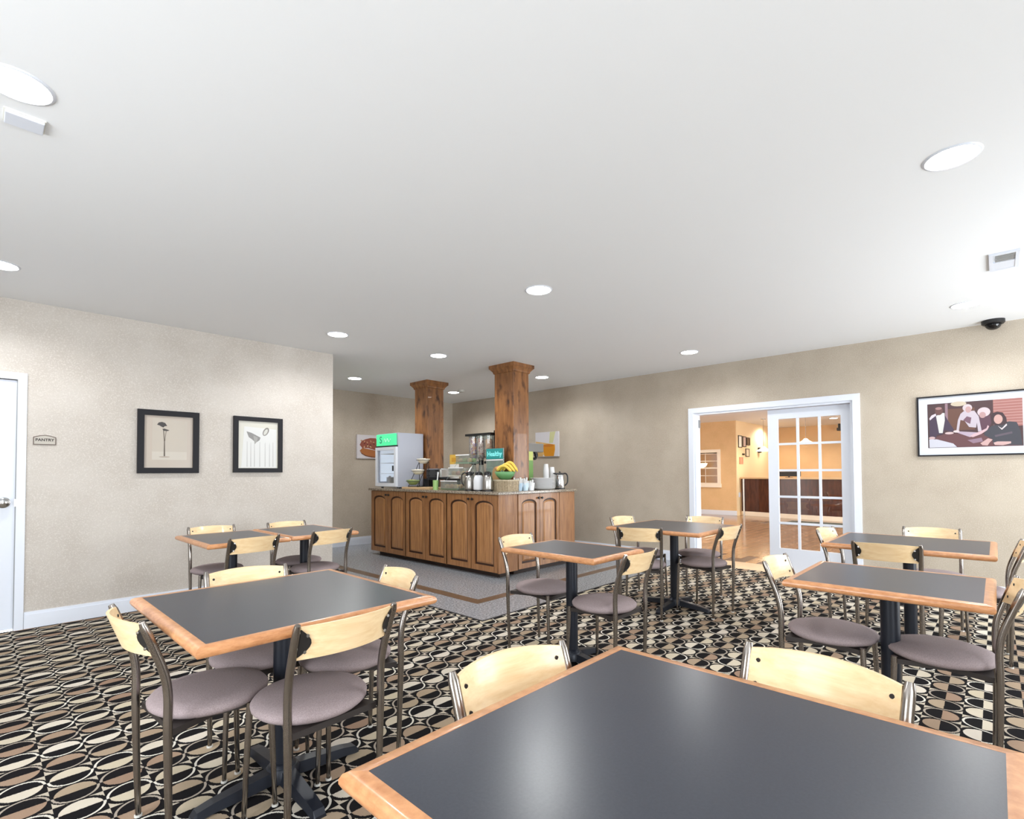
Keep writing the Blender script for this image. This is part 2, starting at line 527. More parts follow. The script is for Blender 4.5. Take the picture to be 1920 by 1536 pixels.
# fixed right leaf
LX0, LX1 = XR + 0.085, XR + 0.125
LY0, LY1 = OY0 + 0.03, 2.09
ZT, ZB = OZ - 0.03, 0.012
gy0, gy1, gz0, gz1 = LY0 + 0.105, LY1 - 0.115, 0.30, ZT - 0.12
leaf = B('door_leaf', M_WHITE, fd, (LX0, LX1, LY0, gy0, ZB, ZT), (LX0, LX1, gy1, LY1, ZB, ZT), (LX0, LX1, gy0, gy1, gz1, ZT), (LX0, LX1, gy0, gy1, ZB, gz0))
mw = 0.026
cw = (gy1 - gy0 - 2 * mw) / 3; chh = (gz1 - gz0 - 4 * mw) / 5
for i in range(2):
    y = gy0 + (i + 1) * cw + i * mw
    B('muntin', M_WHITE, leaf, (LX0 + 0.005, LX1 - 0.005, y, y + mw, gz0, gz1))
for j in range(4):
    z = gz0 + (j + 1) * chh + j * mw
    B('muntin', M_WHITE, leaf, (LX0 + 0.006, LX1 - 0.006, gy0, gy1, z, z + mw))
for i in range(3):
    for j in range(5):
        y = gy0 + i * (cw + mw); z = gz0 + j * (chh + mw)
        B('pane', M_PANE, leaf, ((LX0 + LX1) / 2 - 0.002, (LX0 + LX1) / 2 + 0.002, y, y + cw, z, z + chh))

# ------------------------------------------------------------------ the lobby beyond the French door
LXA = XR + WT
M_LOB = wallpaper('lobby_paint', (214, 176, 126), (222, 184, 134), (228, 194, 148))
M_LOBC = plain('lobby_cream', (232, 206, 164), 0.6)
OWX, OWY, LBX = 14.83, 5.33, 18.45
lob = struct(B('floor_lobby', plain('lobby_grout', (96, 72, 54), 0.4), None, (XR, LBX + 0.1, -2.0, 9.0, -0.06, -0.004)), 'brown wood-look tiled floor of the lobby', 'floor')
B('threshold', plain('beige_tile', (214, 186, 152), 0.35, var=0.06), lob, (XR + 0.0, XR + 0.5, OY0, OY1, -0.02, 0.001))
M_PLANK = wood('plank_tile', (142, 108, 80), (178, 142, 110), (1.0, 8, 8), 0.16, rnd=0.35, nscale=4)
bm = bmesh.new(); box(bm, 0, 0.894, 0, 0.146, -0.012, 0.0, bev=0.002, seg=1)
plank0 = mk('plank', bm, M_PLANK, lob, loc=(XR + 0.51, -0.3, 0))
nrow = 0
for r in range(32):
    y = -0.3 + r * 0.15
    off = (r % 3) * 0.3
    for c in range(7):
        x = XR + 0.51 - off + c * 0.9
        if x < XR + 0.5 - 0.02: continue
        if r == 0 and c == 0: continue
        o = plank0.copy(); COL.objects.link(o); o.location = (x, y, 0); o.parent = lob
B('far_planks', M_PLANK, lob, (XR + 6.9, LBX, -2, 9, -0.012, -0.002), (XR + 0.15, XR + 6.9, -2, -0.31, -0.012, -0.002), (XR + 0.15, XR + 6.9, 4.52, 9, -0.012, -0.002))
struct(B('ceiling_lobby', M_CEIL, None, (LXA, LBX + 0.1, -2.1, 9.1, H, H + 0.12)), 'white lobby ceiling beyond the French door', 'ceiling')
PWY0, PWY1, PWZ0, PWZ1 = 5.86, 6.62, 0.90, 1.80
struct(B('wall_lobby_front', M_LOB, None, (OWX, OWX + 0.12, OWY, PWY0, -0.05, H), (OWX, OWX + 0.12, PWY1, 9, -0.05, H), (OWX, OWX + 0.12, PWY0, PWY1, -0.05, PWZ0), (OWX, OWX + 0.12, PWY0, PWY1, PWZ1, H)),
       'orange-tan lobby wall with a small white window', 'wall')
struct(B('wall_lobby_return', M_LOBC, None, (OWX + 0.12, LBX, OWY, OWY + 0.1, -0.05, H), (OWX - 0.004, OWX + 0.12, OWY - 0.012, OWY + 0.01, -0.05, H)), 'cream lobby wall hung with small frames', 'wall')
struct(B('wall_lobby_back', M_LOB, None, (LBX, LBX + 0.1, -2, OWY, -0.05, H)), 'tan wall behind the reception desk', 'wall')
struct(B('wall_lobby_left', M_LOB, None, (LXA, OWX, 9, 9.1, -0.05, H)), 'left lobby wall out of sight', 'wall')
struct(B('wall_lobby_right', M_LOB, None, (LXA, 8.2, -2.1, -2, -0.05, H), (13.2, LBX, -2.1, -2, -0.05, H), (8.2, 13.2, -2.1, -2, 2.5, H), (8.2, 13.2, -2.1, -2, -0.05, 0.05)), 'unseen right lobby wall with a wide window added for daylight', 'wall')
wn_i += 0  # unseen window opening added so daylight brightens the lobby ceiling
struct(B('window_%d' % wn_i, M_WHITE, None, *[(8.2 + k * 1.2375, 8.25 + k * 1.2375, -2.08, -2.03, 0.05, 2.5) for k in range(5)]), 'unseen glazed front added to bring daylight into the lobby', 'window')
wn_i += 1
struct(B('wall_lobby_side', M_LOBC, None, (OWX + 0.12, OWX + 1.2, 8.9, 9, -0.05, H), (OWX + 1.2, OWX + 1.3, OWY + 0.1, 9, -0.05, H)), 'wall of the small office behind the lobby window', 'wall')
baseboard('baseboard_lobby', 'white baseboard of the orange-tan lobby wall', (OWX - bt, OWX, OWY, 9, 'x'))
w = struct(B('window_%d' % wn_i, plain('cream_white', (238, 226, 206), 0.4), None, (OWX - 0.03, OWX, PWY0 - 0.09, PWY0, PWZ0 - 0.09, PWZ1 + 0.09), (OWX - 0.03, OWX, PWY1, PWY1 + 0.09, PWZ0 - 0.09, PWZ1 + 0.09),
           (OWX - 0.03, OWX, PWY0, PWY1, PWZ1, PWZ1 + 0.09), (OWX - 0.05, OWX, PWY0 - 0.11, PWY1 + 0.11, PWZ0 - 0.11, PWZ0)), 'small white paned window in the orange-tan lobby wall', 'window')
for i in range(2):
    for j in range(4):
        yy = PWY0 + 0.02 + i * 0.365; zz = PWZ0 + 0.02 + j * 0.215
        B('pane', plain('amber_pane', (150, 108, 54), 0.2), w, (OWX + 0.06, OWX + 0.066, yy, yy + 0.35, zz, zz + 0.2))
B('sash', MATS['cream_white'], w, (OWX + 0.05, OWX + 0.08, PWY0, PWY0 + 0.02, PWZ0, PWZ1), (OWX + 0.05, OWX + 0.08, PWY1 - 0.025, PWY1, PWZ0, PWZ1), (OWX + 0.05, OWX + 0.08, PWY0 + 0.37, PWY0 + 0.385, PWZ0, PWZ1),
  *[(OWX + 0.05, OWX + 0.08, PWY0, PWY1, PWZ0 + k * 0.215, PWZ0 + k * 0.215 + (0.04 if k == 2 else 0.018)) for k in range(5)])

# reception desk
M_DESK = wood('desk_mahogany', (52, 26, 18), (88, 46, 32), (6, 6, 1.2), 0.25, nscale=3)
dk = thing('reception_desk', 'dark brown reception desk seen through the French door', 'desk', (14.8, 4.0, 0))
path = [(14.60, 1.2), (14.62, 2.4), (14.72, 3.3), (14.85, 4.2), (15.0, 4.8), (15.08, 5.29)]


def strip(path, off0, off1, z0, z1):
    bm = bmesh.new()
    P = [Vector((x - 14.8, y - 4.0)) for x, y in path]
    def offs(o):
        out = []
        for i, p in enumerate(P):
            t = (P[min(i + 1, len(P) - 1)] - P[max(i - 1, 0)]).normalized()
            out.append(p + Vector((t.y, -t.x)) * o)
        return out
    a, b = offs(off0), offs(off1)
    rings = [[bm.verts.new((q.x, q.y, z)) for q, z in ((a[i], z0), (b[i], z0), (b[i], z1), (a[i], z1))] for i in range(len(P))]
    for r, s in zip(rings, rings[1:]):
        for k in range(4): bm.faces.new((r[k], r[(k + 1) % 4], s[(k + 1) % 4], s[k]))
    bm.faces.new(rings[0]); bm.faces.new(list(reversed(rings[-1])))
    return bm


mk('front_panel', strip(path, 0, 0.06, 0.12, 1.04), M_DESK, dk)
mk('counter_top', strip(path, -0.06, 0.35, 1.04, 1.08), plain('desk_top_beige', (206, 172, 130), 0.3), dk)
mk('kick_board', strip(path, -0.012, 0.06, 0, 0.12), MATS['cream_white'], dk)
B('corner_strip', plain('steel_strip', (196, 190, 182), 0.3, 0.6), dk, (0.225, 0.25, 1.19, 1.23, 0.0, 1.04))
mon = thing('monitor', 'black computer monitor standing on the reception desk', 'monitor', (14.98, 4.02, 1.08))
B('screen', M_BLACK, mon, (-0.02, 0.02, -0.28, 0.28, 0.03, 0.16), bev=0.004)
B('stand', M_BLACK, mon, (-0.05, 0.05, -0.08, 0.08, 0, 0.012), (-0.012, 0.012, -0.02, 0.02, 0.012, 0.04))
# small frames on the cream wall
fr = [(14.98, 15.26, 1.93, 2.28, (236, 232, 220)), (15.33, 15.60, 1.96, 2.27, (196, 170, 160)), (15.66, 15.92, 2.02, 2.25, (96, 72, 40)), (15.56, 15.86, 1.68, 1.92, (214, 196, 168)), (15.30, 15.46, 1.72, 1.77, (40, 36, 34)), (15.06, 15.32, 1.46, 1.66, (214, 150, 120))]
fl = ['largest white-matted frame, leftmost on the cream lobby wall', 'tall pinkish framed notice second on the cream lobby wall', 'small brown framed picture third on the cream lobby wall',
      'black framed notice below the brown picture on cream lobby wall', 'tiny black plaque among the frames on cream lobby wall', 'pale red notice lowest on the cream lobby wall']
for (x0, x1, z0, z1, c), lb in zip(fr, fl):
    f = thing('picture_frame', lb, 'frame', ((x0 + x1) / 2, OWY - 0.012, z0), 0, 'frames on the lobby wall')
    w_, h_ = (x1 - x0) / 2, z1 - z0
    B('print', plain('frame_print_%d' % c[0] + str(c[2]), c, 0.5), f, (-w_ + 0.015, w_ - 0.015, 0.002, 0.012, 0.015, h_ - 0.015))
    B('frame', M_PLATE if c[0] != 214 or z0 > 1.6 else plain('notice_red', (206, 140, 116), 0.5), f, (-w_, -w_ + 0.02, -0.008, 0.012, 0, h_), (w_ - 0.02, w_, -0.008, 0.012, 0, h_), (-w_ + 0.02, w_ - 0.02, -0.008, 0.012, 0, 0.02), (-w_ + 0.02, w_ - 0.02, -0.008, 0.012, h_ - 0.02, h_))
sw = thing('light_switch', 'small white switch plate beside the reception desk', 'switch', (15.0, OWY - 0.012, 0.52))
B('plate', M_WHITE, sw, (-0.06, 0.06, -0.006, 0.0, 0, 0.13)); B('toggle', M_FOAM, sw, (-0.012, 0.012, -0.014, -0.006, 0.05, 0.08))


def pendant(loc, label):
    t = thing('pendant_lamp', label, 'lamp', loc, 0, 'pendant lamps over the reception desk')
    z = loc[2]
    bm = bmesh.new(); lathe(bm, [(0.06, H - z - 0.03), (0.06, H - z), (0, H - z)], 16); mk('canopy', bm, M_BOLT, t, 'auto')
    bm = bmesh.new(); tube(bm, [(0, 0, 0.13), (0, 0, H - z - 0.03)], 0.006, 8); mk('stem', bm, M_BOLT, t)
    bm = bmesh.new(); lathe(bm, [(0.19, 0.0), (0.15, 0.035), (0.08, 0.075), (0.03, 0.13), (0.0, 0.132), ], 24); mk('lamp_shade', bm, emit('pendant_glass', (255, 246, 226), 2.2), t, True)
    l = bpy.data.lights.new('pendant_bulb', 'POINT'); l.energy = 9; l.color = (1, 0.86, 0.66); l.shadow_soft_size = 0.06
    o = bpy.data.objects.new('pendant_bulb', l); COL.objects.link(o); o.parent = t; o.location = (0, 0, -0.08)
    return t


pendant((14.9, 4.62, 1.80), 'white glass pendant lamp visible in the open doorway')
pendant((14.2, 3.42, 1.93), 'white glass pendant lamp seen through the middle panes')
tl = thing('wall_sconce', 'white bowl-shaded sconce in front of the small lobby window', 'lamp', (OWX - 0.18, 6.24, 1.36))
B('arm', M_BOLT, tl, (0.0, 0.13, -0.012, 0.012, 0.0, 0.024))
bm = bmesh.new(); lathe(bm, [(0, 0), (0.05, 0.005), (0.12, 0.06), (0.15, 0.13), (0.14, 0.13), (0, 0.1)], 20); mk('lamp_shade', bm, emit('lampshade', (255, 250, 232), 1.6), tl, True)
sp = thing('wall_speaker', 'small black box high beside the door stile', 'speaker', (16.72, OWY - 0.0, 1.82))
B('case', M_BLACK, sp, (-0.09, 0.09, -0.06, 0.0, 0, 0.16), bev=0.01); B('grille', M_PLATE, sp, (-0.07, 0.07, -0.064, -0.06, 0.02, 0.14))
cm = thing('lobby_camera', 'black ceiling bracket camera seen through the top pane', 'camera', (18.15, 3.45, H))
B('bracket', M_BLACK, cm, (-0.03, 0.03, -0.03, 0.03, -0.14, 0)); B('camera_body', M_BLACK, cm, (-0.12, 0.06, -0.05, 0.05, -0.22, -0.13), bev=0.01)
rug = tag(B('rug', plain('rug_grey_green', (86, 92, 84), 0.95, var=0.4, vscale=5), None, (13.2, 14.15, 1.3, 3.75, 0.0, 0.012)), 'grey-green rug in front of the reception desk', 'rug')


# ------------------------------------------------------------------ downlights
def downlight(x, y, label, w, color=(0.97, 0.985, 1.0), group='recessed ceiling downlights'):
    t = thing('downlight', label, 'light', (x, y, H), 0, group)
    bm = bmesh.new(); lathe(bm, [(0.092, -0.002), (0.098, -0.006), (0.106, -0.004), (0.109, 0.0), (0.092, 0.0)], 28)
    mk('trim_ring', bm, M_WHITE, t, 'auto')
    bm = bmesh.new(); lathe(bm, [(0, -0.004), (0.092, -0.004), (0.092, 0.0), (0, 0.0)], 28)
    mk('lens', bm, M_LENS, t)
    l = bpy.data.lights.new('downlight_beam', 'SPOT'); l.energy = w; l.color = color; l.spot_size = radians(160); l.spot_blend = 0.5; l.shadow_soft_size = 0.08
    o = bpy.data.objects.new('downlight_beam', l); COL.objects.link(o); o.parent = t; o.location = (0, 0, -0.02)


for x, y, lb in [(0.09, 2.58, 'large bright ceiling downlight at the upper left corner'), (3.06, 0.12, 'bright ceiling downlight at the upper right'), (0.1, 4.9, 'ceiling downlight cut by the left edge'),
                 (3.04, 2.585, 'ceiling downlight above the room centre'), (2.57, 4.91, 'ceiling downlight just before the left wall ends'), (3.9, 4.93, 'ceiling downlight in front of the rear wooden column'),
                 (3.95, 7.02, 'ceiling downlight in the alcove beside the wall end'), (5.89, 7.02, 'ceiling downlight far back right of the rear wooden column'), (5.89, 4.955, 'ceiling downlight just right of the nearer wooden column'),
                 (5.9, 2.65, 'ceiling downlight above the French door'), (5.895, 0.165, 'ceiling downlight near the black dome camera')]:
    downlight(x, y, lb, DOWNLIGHT_W)
for x, y, lb in [(12.4, 2.3, 'added unseen ceiling light in the middle of the lobby'), (9.2, 3.8, 'added unseen lobby light hidden above the doorway'), (9.2, 0.8, 'added unseen lobby light nearest the French door'),
                 (12.4, 5.6, 'added unseen lobby light near the orange-tan wall'), (16.15, 3.2, 'bright lobby ceiling light seen through the top right pane'), (16.9, 4.95, 'added hidden lobby light washing the cream wall')]:
    downlight(x, y, lb, LOBBY_W, (1, 0.9, 0.76), 'lobby ceiling downlights')  # only the pane light is visible; the others are added to light the lobby

# ceiling fixtures
t = thing('ceiling_sensor', 'flat white rectangular box on the ceiling at upper left', 'sensor', (0.122, 2.82, H))
B('cover', M_WHITE, t, (-0.058, 0.058, -0.048, 0.048, -0.016, 0), bev=0.003)
B('back_plate', plain('warm_white', (222, 220, 210), 0.5), t, (-0.062, 0.062, -0.052, 0.052, -0.005, 0))
t = thing('ceiling_vent', 'white ceiling vent with a small grey grille at right', 'vent', (4.82, -0.066, H))
B('frame', M_WHITE, t, (-0.19, 0.19, -0.075, -0.055, -0.012, 0), (-0.19, 0.19, 0.055, 0.075, -0.012, 0), (-0.19, -0.165, -0.055, 0.055, -0.012, 0), (0.165, 0.19, -0.055, 0.055, -0.012, 0), (-0.0, 0.165, -0.055, 0.055, -0.010, 0))
for i in range(6):
    B('slat', plain('vent_grey', (150, 152, 152), 0.5), t, (-0.16 + i * 0.026, -0.145 + i * 0.026, -0.045, 0.045, -0.010, -0.001))
t = thing('dome_camera', 'black dome security camera on the ceiling by the right wall', 'camera', (6.70, -0.005, H))
bm = bmesh.new(); lathe(bm, [(0.085, 0), (0.085, -0.03), (0.075, -0.04), (0, -0.04)], 24); mk('housing', bm, M_BLACK, t, 'auto')
bm = bmesh.new(); lathe(bm, [(0.06, -0.04)] + [(0.06 * cos(a), -0.04 - 0.052 * sin(a)) for a in [i * pi / 16 for i in range(1, 8)]] + [(0, -0.092)], 24)
mk('dome', bm, plain('dome_gloss', (12, 12, 14), 0.08), t, True)
t = thing('smoke_detector', 'small flat detector beside the far alcove downlight', 'detector', (5.83, 6.74, H))
bm = bmesh.new(); lathe(bm, [(0.055, 0), (0.055, -0.02), (0.04, -0.034), (0, -0.034)], 18); mk('cover', bm, plain('detector_grey', (196, 194, 186), 0.5), t, 'auto')
B('indicator', M_BLACK, t, (-0.004, 0.004, -0.004, 0.004, -0.037, -0.033))


# ------------------------------------------------------------------ flat prints
def flat(name, poly, c, parent, mp, lift, mat=None):
    bm = bmesh.new()
    vs = [bm.verts.new(mp(a, b, lift)) for a, b in poly]
    bm.faces.new(vs)
    r = bmesh.ops.extrude_face_region(bm, geom=list(bm.faces))
    d = Vector(mp(0, 0, lift + 0.0003)) - Vector(mp(0, 0, lift))
    bmesh.ops.translate(bm, vec=d, verts=[g for g in r['geom'] if isinstance(g, bmesh.types.BMVert)])
    bmesh.ops.triangulate(bm, faces=bm.faces)
    c = tuple(int(v * 0.84) for v in c)
    return mk(name, bm, mat or plain('ink_%d_%d_%d' % c, c, 0.45), parent)


def framed(name, label, cat, org, ux, w, h, fw, depth, fmat, mat_c, out):
    """frame whose bottom-left corner is org, ux = unit vector to the viewer's right, out = unit normal"""
    t = thing(name, label, cat, org)
    ux, out = Vector(ux), Vector(out)
    def bb(nm, m, a0, a1, z0, z1, d0, d1, par=t):
        p, q = ux * a0 + out * d0, ux * a1 + out * d1
        return B(nm, m, par, (min(p.x, q.x), max(p.x, q.x), min(p.y, q.y), max(p.y, q.y), z0, z1))
    if fw:
        for a0, a1, z0, z1 in ((0, w, 0, fw), (0, w, h - fw, h), (0, fw, fw, h - fw), (w - fw, w, fw, h - fw)):
            bb('frame_bar', fmat, a0, a1, z0, z1, 0, depth)
    sheet = bb('print', plain('paper_%d_%d_%d' % mat_c, tuple(int(v * 0.86) for v in mat_c), 0.3), fw, w - fw, fw, h - fw, 0, depth * (0.35 if fw else 1))
    base = depth * (0.35 if fw else 1)
    return t, sheet, (lambda a, b, l: tuple(ux * a + out * (base + 0.0004 + l) + Vector((0, 0, b))))


M_FRAME = plain('espresso_frame', (24, 23, 28), 0.5, spec=0.25)
# print with a dry flower
t, sh, mp = framed('framed_print', 'black framed print of a dark flower on a thin stem, left of two', 'picture', (1.04, YL, 1.266), (1, 0, 0), 0.504, 0.60, 0.052, 0.03, M_FRAME, (206, 192, 178), (0, -1, 0))
q = lambda x, y: ((x - 105) / 692 * 0.504, (1 - (y - 130) / 700) * 0.60)
flat('print_field', [q(265, 215), q(660, 240), q(655, 680), q(262, 680)], (212, 202, 188), sh, mp, 0.0)
flat('print_shelf', [q(262, 590), q(655, 590), q(655, 680), q(262, 680)], (222, 214, 200), sh, mp, 0.0004)
flat('stem', [q(384, 350), q(392, 350), q(404, 470), q(408, 640), q(392, 640), q(394, 480)], (96, 84, 72), sh, mp, 0.0008)
flat('stem', [q(414, 350), q(420, 352), q(406, 470), q(402, 468)], (110, 98, 84), sh, mp, 0.0009)
flat('bloom', [q(315, 290), q(335, 265), q(370, 258), q(405, 268), q(428, 300), q(400, 305), q(385, 320), q(365, 312), q(345, 300)], (62, 58, 56), sh, mp, 0.0012)
flat('bloom', [q(375, 335), q(400, 332), q(455, 348), q(430, 358), q(385, 356)], (70, 64, 60), sh, mp, 0.0012)
flat('base_shadow', ell(*q(400, 648), 0.045, 0.006), (186, 172, 156), sh, mp, 0.0012)
# print with pale tulip folds
t, sh, mp = framed('framed_print', 'dark framed pale print with folded petals, right of two', 'picture', (1.862, YL, 1.270), (1, 0, 0), 0.502, 0.594, 0.046, 0.03, M_FRAME, (224, 220, 206), (0, -1, 0))
q = lambda x, y: ((x - 1185) / 545 * 0.502, (1 - (y - 190) / 630) * 0.594)
flat('print_field', [q(1300, 300), q(1660, 320), q(1660, 765), q(1270, 765)], (240, 240, 238), sh, mp, 0.0)
flat('petal', [q(1325, 355), q(1380, 370), q(1480, 420), q(1470, 450), q(1430, 480), q(1380, 440), q(1350, 420)], (150, 148, 146), sh, mp, 0.0004)
flat('petal', [q(1400, 400), q(1450, 420), q(1440, 470), q(1415, 500)], (176, 174, 170), sh, mp, 0.0008)
flat('petal', ell(*q(1540, 350), 0.028, 0.05, 16, -0.5), (150, 146, 140), sh, mp, 0.0004)
flat('petal', ell(*q(1538, 354), 0.016, 0.036, 16, -0.5), (226, 224, 216), sh, mp, 0.0008)
for i, x in enumerate((1330, 1370, 1410, 1470, 1530, 1580, 1620)):
    flat('crease', [q(x, 470 + 20 * (i % 3)), q(x + 5, 470), q(x + 9, 755), q(x - 1, 755)], (208, 206, 204), sh, mp, 0.0005 + 0.0001 * i)

# group photograph on the right wall
t, sh, mp0 = framed('framed_photograph', 'wide black framed photograph of four people leaning over a table', 'picture', (XR, 0.594, 1.402), (0, -1, 0), 0.885, 0.62, 0.014, 0.03, M_FRAME, (226, 231, 240), (-1, 0, 0))


def q(x, y):
    u = (x - 410) / 1490; yt = 315 - 115 * u; yb = 1012 - 46 * u
    return (0.085 + u * 0.70, 0.085 + (1 - (y - yt) / (yb - yt)) * 0.455)


def rect_q(u0, u1, v0, v1): return [(0.085 + u * 0.70, 0.085 + v * 0.455) for u, v in ((u0, v0), (u1, v0), (u1, v1), (u0, v1))]


flat('photo_field', rect_q(0, 1, 0, 1), (74, 46, 48), sh, mp0, 0.0)
flat('photo_brick', rect_q(0.71, 1, 0.42, 1), (168, 110, 104), sh, mp0, 0.0003)
for i in range(9):
    v = 0.46 + i * 0.06
    flat('photo_mortar', rect_q(0.712, 0.998, v, v + 0.012), (196, 154, 146), sh, mp0, 0.0006)
flat('photo_brick', rect_q(0.23, 0.52, 0.38, 0.86), (104, 66, 52), sh, mp0, 0.0003)
flat('photo_post', rect_q(0.2, 0.23, 0.6, 0.99), (150, 120, 130), sh, mp0, 0.0006)
flat('photo_glow', ell(*q(930, 300), 0.06, 0.025), (206, 192, 170), sh, mp0, 0.0007)
flat('photo_table', [q(440, 870), q(700, 780), q(1250, 770), q(1880, 860), q(1885, 960), q(900, 995), q(430, 1005)], (104, 62, 66), sh, mp0, 0.0009)
flat('photo_paper', [q(430, 870), q(560, 870), q(830, 935), q(890, 990), q(432, 1005)], (214, 214, 226), sh, mp0, 0.0012)
flat('photo_paper', [q(850, 745), q(945, 742), q(1280, 760), q(1100, 832)], (190, 172, 190), sh, mp0, 0.0012)
flat('photo_paper', [q(1060, 880), q(1280, 840), q(1300, 900), q(1150, 930)], (150, 122, 140), sh, mp0, 0.0013)
flat('photo_jacket', [q(440, 570), q(500, 500), q(560, 470), q(700, 480), q(760, 580), q(850, 720), q(800, 750), q(700, 720), q(650, 790), q(560, 800), q(540, 860), q(440, 870)], (66, 48, 72), sh, mp0, 0.0015)
flat('photo_sleeve', [q(440, 540), q(480, 490), q(550, 460), q(560, 490), q(500, 530), q(450, 570)], (226, 214, 222), sh, mp0, 0.0018)
flat('photo_shirt', [q(555, 500), q(640, 450), q(700, 450), q(700, 570), q(660, 770), q(600, 770)], (224, 224, 220), sh, mp0, 0.0018)
flat('photo_head', ell(*q(605, 420), 0.031, 0.042), (104, 66, 64), sh, mp0, 0.0021)
flat('photo_head', ell(*q(600, 378), 0.026, 0.014), (170, 128, 126), sh, mp0, 0.0024)
flat('photo_hand', ell(*q(770, 770), 0.034, 0.012), (222, 196, 196), sh, mp0, 0.0021)
flat('photo_hand', ell(*q(480, 850), 0.025, 0.014), (214, 180, 180), sh, mp0, 0.0021)
flat('photo_hand', ell(*q(885, 742), 0.024, 0.012), (226, 206, 208), sh, mp0, 0.0021)
flat('photo_shirt', [q(960, 460), q(1010, 420), q(1180, 410), q(1245, 500), q(1285, 730), q(1230, 745), q(1215, 600), q(1200, 680), q(1090, 670), q(1020, 570), q(955, 560), q(925, 735), q(885, 735), q(915, 560)], (202, 190, 200), sh, mp0, 0.0015)
flat('photo_hair', ell(*q(1070, 365), 0.036, 0.038), (210, 196, 200), sh, mp0, 0.0018)
flat('photo_head', ell(*q(1085, 392), 0.022, 0.032), (196, 158, 156), sh, mp0, 0.0021)
flat('photo_scarf', [q(1000, 560), q(1060, 500), q(1130, 520), q(1110, 620), q(1060, 600)], (120, 84, 100), sh, mp0, 0.0019)
flat('photo_jacket', [q(1250, 520), q(1420, 480), q(1440, 600), q(1380, 720), q(1280, 740)], (92, 58, 74), sh, mp0, 0.0014)
flat('photo_hair', ell(*q(1325, 430), 0.047, 0.046), (214, 196, 200), sh, mp0, 0.0022)
flat('photo_head', ell(*q(1305, 478), 0.024, 0.03), (190, 150, 150), sh, mp0, 0.0025)
flat('photo_hand', [q(1090, 822), q(1160, 780), q(1250, 745), q(1360, 690), q(1380, 640), q(1400, 660), q(1370, 720), q(1280, 780), q(1150, 832)], (218, 184, 190), sh, mp0, 0.0026)
flat('photo_shirt', [q(1330, 760), q(1430, 660), q(1520, 620), q(1700, 580), q(1810, 590), q(1860, 720), q(1885, 955), q(1460, 950), q(1440, 860), q(1320, 800)], (62, 62, 72), sh, mp0, 0.0022)
flat('photo_hair', [q(1430, 540), q(1450, 450), q(1530, 425), q(1610, 440), q(1660, 520), q(1670, 610), q(1600, 640), q(1500, 640), q(1440, 620)], (62, 40, 46), sh, mp0, 0.0028)
flat('photo_head', ell(*q(1540, 545), 0.031, 0.046), (208, 166, 158), sh, mp0, 0.0031)
flat('photo_collar', [q(1530, 650), q(1590, 690), q(1660, 615), q(1670, 640), q(1590, 715)], (220, 210, 212), sh, mp0, 0.0031)
flat('photo_hand', [q(1260, 930), q(1380, 850), q(1450, 870), q(1400, 920), q(1370, 965), q(1290, 960)], (214, 176, 172), sh, mp0, 0.0026)
flat('photo_hand', [q(1460, 920), q(1520, 900), q(1720, 900), q(1720, 930), q(1600, 960), q(1480, 955)], (212, 176, 172), sh, mp0, 0.0026)
flat('photo_lettering', [q(1480, 800), q(1740, 740), q(1745, 770), q(1490, 830)], (96, 84, 96), sh, mp0, 0.0026)

# pastry print in the alcove
t, sh, mp = framed('wall_print', 'unframed print of a loaded hot dog roll on the alcove wall', 'picture', (4.63, YA, 1.515), (1, 0, 0), 0.43, 0.42, 0, 0.03, None, (232, 226, 230), (0, -1, 0))
q = lambda x, y: ((x - 95) / 470 * 0.43, (1 - (y - 270) / 490) * 0.42)
flat('roll', [q(150, 600), q(205, 545), q(330, 560), q(560, 600), q(560, 730), q(430, 725), q(290, 695), q(200, 650)], (190, 112, 48), sh, mp, 0.0)
flat('roll_crust', [q(150, 610), q(200, 650), q(290, 695), q(430, 722), q(560, 730), q(560, 745), q(420, 740), q(270, 710), q(190, 665)], (120, 60, 30), sh, mp, 0.0004)
flat('topping', [q(150, 480), q(190, 400), q(270, 360), q(380, 330), q(500, 330), q(560, 400), q(560, 590), q(480, 580), q(330, 540), q(210, 550)], (160, 78, 54), sh, mp, 0.0006)
for i in range(14):
    x, y = 190 + (i * 67) % 340, 390 + (i * 53) % 150
    flat('topping_bit', ell(*q(x, y), 0.022, 0.012, 8, i * 0.7), [(206, 150, 108), (112, 30, 28), (228, 190, 140)][i % 3], sh, mp, 0.0008 + i * 0.00005)
# juice print
t, sh, mp = framed('wall_print', 'unframed print of orange juice pouring into a glass', 'picture', (XR, 5.875, 1.525), (0, -1, 0), 0.51, 0.425, 0, 0.03, None, (232, 230, 234), (-1, 0, 0))
q = lambda x, y: ((x - 1065) / 435 * 0.51, (1 - (y - 95) / 450) * 0.425)
flat('splash', [q(1345, 100), q(1450, 96), q(1400, 300), q(1330, 300)], (226, 226, 168), sh, mp, 0.0)
flat('glass_bowl', [q(1070, 260), q(1440, 330), q(1440, 420), q(1420, 538), q(1250, 540), q(1180, 470), q(1080, 330)], (236, 190, 110), sh, mp, 0.0003)
flat('juice', [q(1190, 330), q(1430, 340), q(1436, 430), q(1410, 540), q(1250, 540), q(1225, 450)], (232, 152, 20), sh, mp, 0.0006)
flat('juice_rim', ell(*q(1310, 345), 0.13, 0.024), (214, 128, 30), sh, mp, 0.0009)
flat('orange_slice', [q(1065, 300), q(1140, 300), q(1220, 420), q(1210, 540), q(1065, 540)], (222, 182, 120), sh, mp, 0.0002)

